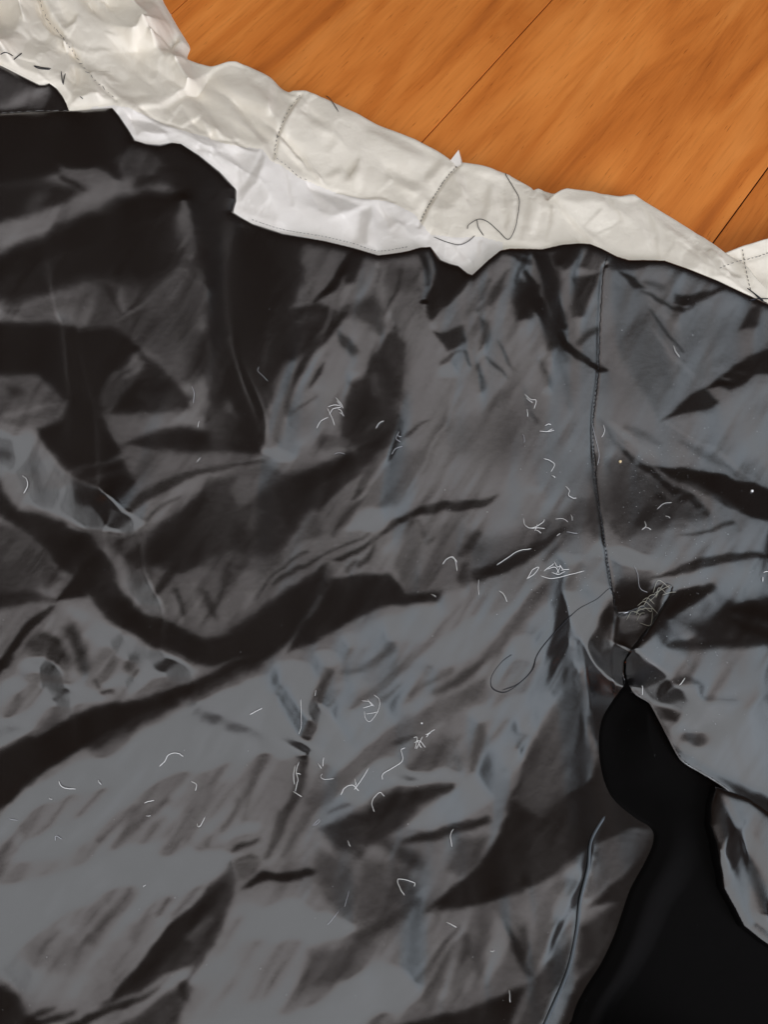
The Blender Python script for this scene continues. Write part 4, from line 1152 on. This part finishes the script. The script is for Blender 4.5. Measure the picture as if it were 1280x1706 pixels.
# cream tip sticking out above the seam
p0 = on_cloth([748, 770, 772, 752], [268, 278, 270, 264]); p0[:, 2] -= 0.003; tip = np.array([*ground(764, 254, p0[0, 2] + .004), p0[0, 2] + .004])
v = [tuple(q) for q in p0] + [tuple(tip + np.array([0, 0, .004])), tuple(tip)]
me = bpy.data.meshes.new('fabric_tip'); me.from_pydata(v, [], [(0, 1, 4), (1, 2, 4), (2, 5, 4), (2, 3, 5), (3, 0, 4), (3, 4, 5), (0, 3, 2, 1)]); me.update()
link('fabric_tip', me, M['facing'], jacket, label='small white cloth tip poking over the edge')

# ---- lint: every fibre or tangle is a thing of its own
A5 = (400, 400, 3.2); A4 = (0, 300, 3.2); A7 = (0, 700, 3.2); A6 = (800, 400, 2.667); A9 = (800, 800, 2.667); A8 = (400, 750, 3.2); A11 = (400, 1100, 3.2); A10 = (0, 1050, 3.2); A14 = (350, 1350, 2.56); A12 = (800, 1226, 2.667); A13 = (0, 1350, 3.2)
LINT = [
 (A5, 'white lint tangle at the upper end of the crisp centre-left pleat', [[(510,838),(535,870),(548,895)],[(470,890),(500,884),(535,885)],[(515,855),(540,890),(500,900),(480,930)],[(530,920),(545,928),(555,938)],[(465,895),(490,940),(508,985)],[(470,945),(430,970),(408,1005)],[(520,900),(535,910),(545,925)]]),
 (A5, 'wavy white fibre in the dark patch right of the upper lint tangle', [[(768,965),(740,980),(722,1005)]]),
 (A5, 'faint grey curled fibre in the dark fold at upper left', [[(100,675),(95,700),(120,725),(148,752)]]),
 (A4, 'upright white fibre at the tip of the pale triangular facet at left', [[(1020,1098),(1035,1140),(1028,1190)]]),
 (A7, 'tiny white fibre at the top edge of the black shadow at left', [[(1062,5),(1060,20),(1055,40)]]),
 (A7, 'tiny slanted fibre just above the left pleat ridge', [[(1070,200),(1060,212),(1050,222)]]),
 (A7, 'hook shaped white fibre close to the left edge', [[(118,295),(145,315),(150,355),(130,392)]]),
 (A6, 'forked white fibre with a tail high on the smooth panel', [[(198,685),(225,710),(250,715),(245,750)],[(205,700),(220,715),(235,725)]]),
 (A6, 'straight short fibre just below the forked fibre', [[(210,750),(212,768),(214,785)]]),
 (A6, 'small star of white fibres below the forked fibre', [[(265,848),(300,852),(330,845)],[(290,825),(305,820),(318,820)],[(300,850),(312,846),(325,838)]]),
 (A6, 'faint upright fibre left of the small white star', [[(190,862),(195,880),(197,900)]]),
 (A6, 'hooked fibre pointing down in the middle of the smooth panel', [[(283,970),(310,980),(330,1000),(315,1030)],[(320,1045),(327,1050),(335,1055)]]),
 (A6, 'zigzag bright fibre left of the armhole stitches', [[(380,1092),(395,1115),(390,1135),(410,1150),(428,1150)]]),
 (A9, 'claw shaped lint tangle above the right end of the dark crease', [[(193,168),(200,200),(230,215),(275,190),(288,172)],[(230,215),(260,214),(290,215)],[(250,222),(262,230),(275,240)],[(255,195),(250,210),(245,225)]]),
 (A9, 'thin bent fibre right of the claw shaped tangle', [[(335,172),(365,172),(392,185)]]),
 (A9, 'short upright fibre beside the thin bent fibre', [[(405,152),(408,165),(410,178)]]),
 (A9, 'tiny bright dash under the thin bent fibre', [[(343,248),(350,243),(359,238)]]),
 (A9, 'flat pale fibre at the right tip of the dark crease', [[(385,230),(412,236),(432,236)]]),
 (A9, 'long straight white fibre lying along the dark crease', [[(75,378),(120,350),(170,320),(228,308)]]),
 (A9, 'largest white lint tangle with a long tail, left of the armhole seam', [[(210,440),(235,400),(262,388),(245,415),(215,435)],[(270,425),(320,440),(400,420),(465,402)],[(330,360),(345,385),(360,380),(340,415)],[(300,395),(335,390),(355,415)],[(360,400),(380,399),(400,395)],[(355,375),(362,385),(370,395)],[(285,405),(310,385),(330,370)],[(320,410),(350,420),(380,405)]]),
 (A9, 'curved white fibre below and left of the largest tangle', [[(85,492),(105,510),(122,543)]]),
 ((0,0,1), 'thin upright fibre below the right end of the dark crease band', [[(798,965),(797,976),(799,990)]]),
 (A8, 'white fibre bent like a hook in the centre of the lining', [[(1082,608),(1100,580),(1130,570),(1145,590),(1157,640)],[(1130,572),(1145,585),(1155,600)]]),
 (A8, 'tiny fibre on the dark tip of the big central fold', [[(1020,768),(1033,776),(1045,785)]]),
 (A5, 'faint arched fibre on the brown fold below the upper tangle', [[(505,1142),(530,1137),(560,1142)]]),
 (A5, 'pale bent fibres caught in the narrow pleat right of centre left', [[(850,1020),(830,1060),(855,1080)],[(865,1100),(830,1115),(810,1140)],[(838,1035),(850,1050),(860,1045)]]),
 (A6, 'single short white fibre on the smooth upper sleeve', [[(862,470),(870,500),(887,520)]]),
 (A6, 'small curved fibre just right of the armhole seam', [[(550,820),(555,850),(545,875)]]),
 (A6, 'long pale fibre lying along the armhole stitches', [[(500,815),(510,870),(530,950),(525,1000)]]),
 (A6, 'thin arched fibre below the puckered black tuck', [[(788,1195),(815,1175),(855,1168)]]),
 (A9, 'tiny bright dash right below the arched fibre on the sleeve', [[(825,158),(834,162),(843,166)]]),
 (A9, 'three armed fibre on the sleeve near the armhole seam', [[(722,220),(738,208),(735,185)],[(738,210),(750,216),(762,222)]]),
 (A9, 'long crooked pale fibre above the frayed armhole gap', [[(685,380),(700,420),(705,470),(720,490),(745,497)]]),
 (A9, 'white fibre at the right edge beside the long sleeve crease', [[(1257,430),(1258,438),(1259,448)],[(1262,410),(1270,406),(1280,405)]]),
 (A9, 'upright white fibre near the lower rim of the sleeve', [[(720,912),(722,935),(724,955)]]),
 (A9, 'slanted white fibre above the sleeve dent', [[(888,910),(900,895),(912,880)]]),
 (A11, 'bundle of long fibres beside the long vertical grey crease', [[(293,560),(287,610),(290,660)],[(315,540),(300,590),(310,640),(298,700)],[(283,698),(305,712),(325,728)],[(300,600),(312,603),(325,605)]]),
 (A11, 'small check mark shaped fibre right of the vertical crease', [[(415,550),(425,565),(435,580)],[(440,565),(444,540),(447,515)]]),
 (A11, 'looped thin fibre below the check mark shaped fibre', [[(440,605),(430,620),(450,635),(500,635)]]),
 (A11, 'arched fibre with a long spike above the lower dark fold', [[(537,718),(560,680),(600,665),(635,695)],[(610,690),(655,630),(687,577)],[(612,630),(616,650),(618,665)]]),
 (A11, 'long wavy white fibre leading up to a spiky tangle', [[(758,635),(762,605),(850,550),(868,520),(860,480),(880,470)]]),
 (A11, 'spiky white tangle on the lower centre diagonal', [[(925,412),(945,415),(935,475)],[(975,405),(955,440),(940,470)],[(930,440),(960,430),(990,465)],[(945,425),(955,450),(965,470)],[(992,410),(1012,385),(1035,370)],[(990,395),(1002,392),(1015,385)]]),
 (A11, 'oval loop of thin fibres in the lower centre', [[(715,185),(740,205),(748,240),(735,285),(700,330),(675,310),(672,270)],[(650,215),(690,225),(715,250)],[(680,210),(695,230),(705,245)],[(655,255),(685,245),(710,235)],[(672,285),(705,282),(740,275)]]),
 (A11, 'white hook fibre at the left end of the lower dark fold', [[(770,725),(745,705),(715,725),(698,760),(712,802)]]),
 (A11, 'upright white fibre on the short dark crease at lower right', [[(1140,900),(1125,940),(1135,998)]]),
 (A11, 'seven shaped white fibre on the grey patch at lower centre', [[(930,1205),(928,1185),(845,1170),(855,1220),(882,1258)]]),
 (A11, 'short straight fibre below the long dark fold on the left half', [[(52,290),(90,270),(115,255)]]),
 (A11, 'thin upright fibre above the bundle by the vertical crease', [[(325,205),(328,270),(330,345),(318,388)]]),
 (A11, 'tiny fibre at the top of the vertical grey crease', [[(405,160),(403,175),(398,190)]]),
 (A11, 'faint folded fibre on the ridge above the black slit', [[(385,880),(410,875),(430,850)],[(388,878),(402,860),(420,845)]]),
 (A11, 'tiny fibre in the olive shadow under the lower dark fold', [[(575,960),(580,975),(585,992)]]),
 (A10, 'bowl shaped curved fibre below the wide black fold at left', [[(312,803),(325,830),(355,845),(402,848)]]),
 (A10, 'tiny fibre right of the bowl shaped fibre', [[(520,798),(528,810),(535,823)]]),
 (A10, 'arched white fibre high on the lower left plateau', [[(850,725),(880,695),(890,672),(920,655),(950,660),(968,675)]]),
 (A10, 'bracket shaped fibre right of the lower left streaks', [[(1017,805),(1045,825),(1038,858)]]),
 (A10, 'straight white dash among the lower left streaks', [[(768,922),(795,912),(822,905)]]),
 (A10, 'tiny flat dash below the straight white dash', [[(778,990),(790,991),(802,990)]]),
 (A10, 'check shaped fibre left of the small knot of creases', [[(1050,1028),(1058,1048),(1075,1040),(1098,995)]]),
 (A10, 'faint flat fibre near the left edge under the wide fold', [[(45,1002),(70,1008),(95,1012)]]),
 (A10, 'tiny bright dash above the leftmost dark streak', [[(258,893),(269,898),(280,903)]]),
 (A10, 'faint branching fibre at the far lower left', [[(293,1122),(297,1095),(325,1112)]]),
 (A14, 'short bright fibre on the bluish ridge at the bottom', [[(1010,478),(1030,487),(1048,498)]]),
 (A12, 'tiny yellowish fibre on the bright fan of folds at the bottom', [[(45,955),(54,951),(62,945)]]),
 (A12, 'upright fibre near the bottom edge beside the black wedge', [[(130,1130),(132,1158),(135,1185)]]),
 (A13, 'tiny comma shaped fibre above the long bright ridge at bottom left', [[(763,409),(770,404),(779,398)]]),
 (A14, 'faint pale scratch-like fibre on the brownish lower centre patch', [[(500,488),(525,460),(548,430)]]),
 (A14, 'faint upright fibre below the olive shadow', [[(592,340),(585,375),(575,410)]]),
]
for (ox, oy, k), lab, st in LINT:
    lines = [cloth_line(s_, 0.0005, 0.0012) for s_ in crop(ox, oy, k, st)]
    for ln in lines: ln[:, :2] += np.cumsum(rng.normal(0, 0.00010, (len(ln), 2)), 0)
    thin = any(w in lab for w in ('faint', 'thin', 'tiny'))
    me, c = tubes_mesh('lint_fibre', lines, 0.00016 if thin else 0.00023, centre=True)
    o = link('lint_fibre', me, M['lint_faint'] if 'faint' in lab or 'pale' in lab else M['lint']); o.location = c
    tag(o, lab, 'lint', 'white lint fibres on the black lining')
def speck(name, px, py, r, material, lab, cat):
    bm = bmesh.new(); bmesh.ops.create_icosphere(bm, subdivisions=2, radius=1.0)
    for v in bm.verts: v.co *= r * (1 + 0.25 * math.sin(v.co.x * 5 + v.co.y * 7 + v.co.z * 3))
    me = bpy.data.meshes.new(name); bm.to_mesh(me); bm.free()
    o = link(name, me, material); p = on_cloth([px], [py], r * .7)[0]; o.location = p; tag(o, lab, cat)
speck('crumb', 1034, 769, 0.0013, M['crumb'], 'small golden crumb beside the puckered black tuck on the sleeve', 'crumb')
speck('lint_pellet', 1254, 818, 0.0012, M['lint'], 'round white lint pellet on the black tuck at the right', 'lint')
speck('lint_pellet', 703, 1205, 0.0007, M['lint'], 'tiny white lint pellet above the spiky tangle', 'lint')
# dust
V, F = [], []
def dust(n, sampler):
    for i in range(n):
        x, y = sampler()
        if not (0 < x < 1280 and 420 < y < 1700): continue
        p = on_cloth([x], [y], 0.0001)[0]; r = 0.00013 + 0.00018 * rng.random() ** 3
        o = len(V)
        for d in ((1,0,0),(-1,0,0),(0,1,0),(0,-1,0),(0,0,1),(0,0,-1)): V.append(tuple(p + np.array(d) * r * rng.uniform(.6, 1.3)))
        for f in ((0,2,4),(2,1,4),(1,3,4),(3,0,4),(2,0,5),(1,2,5),(3,1,5),(0,3,5)): F.append(tuple(i_ + o for i_ in f))
dust(150, lambda: (rng.uniform(0, 1280), rng.uniform(430, 1700)))
dust(200, lambda: (rng.normal(1130, 80), rng.normal(980, 130)))
dust(110, lambda: (rng.normal(1110, 60), rng.normal(800, 40)))
dust(70, lambda: (rng.normal(920, 50), rng.normal(950, 40)))
dust(60, lambda: (rng.uniform(850, 1280), rng.uniform(430, 800)))
me = bpy.data.meshes.new('dust_specks'); me.from_pydata(V, [], F); me.update()
o = link('dust_specks', me, M['lint_faint'], kind='stuff'); tag(o, 'scattered tiny pale dust specks over the black lining, thickest on the sleeve', 'dust')
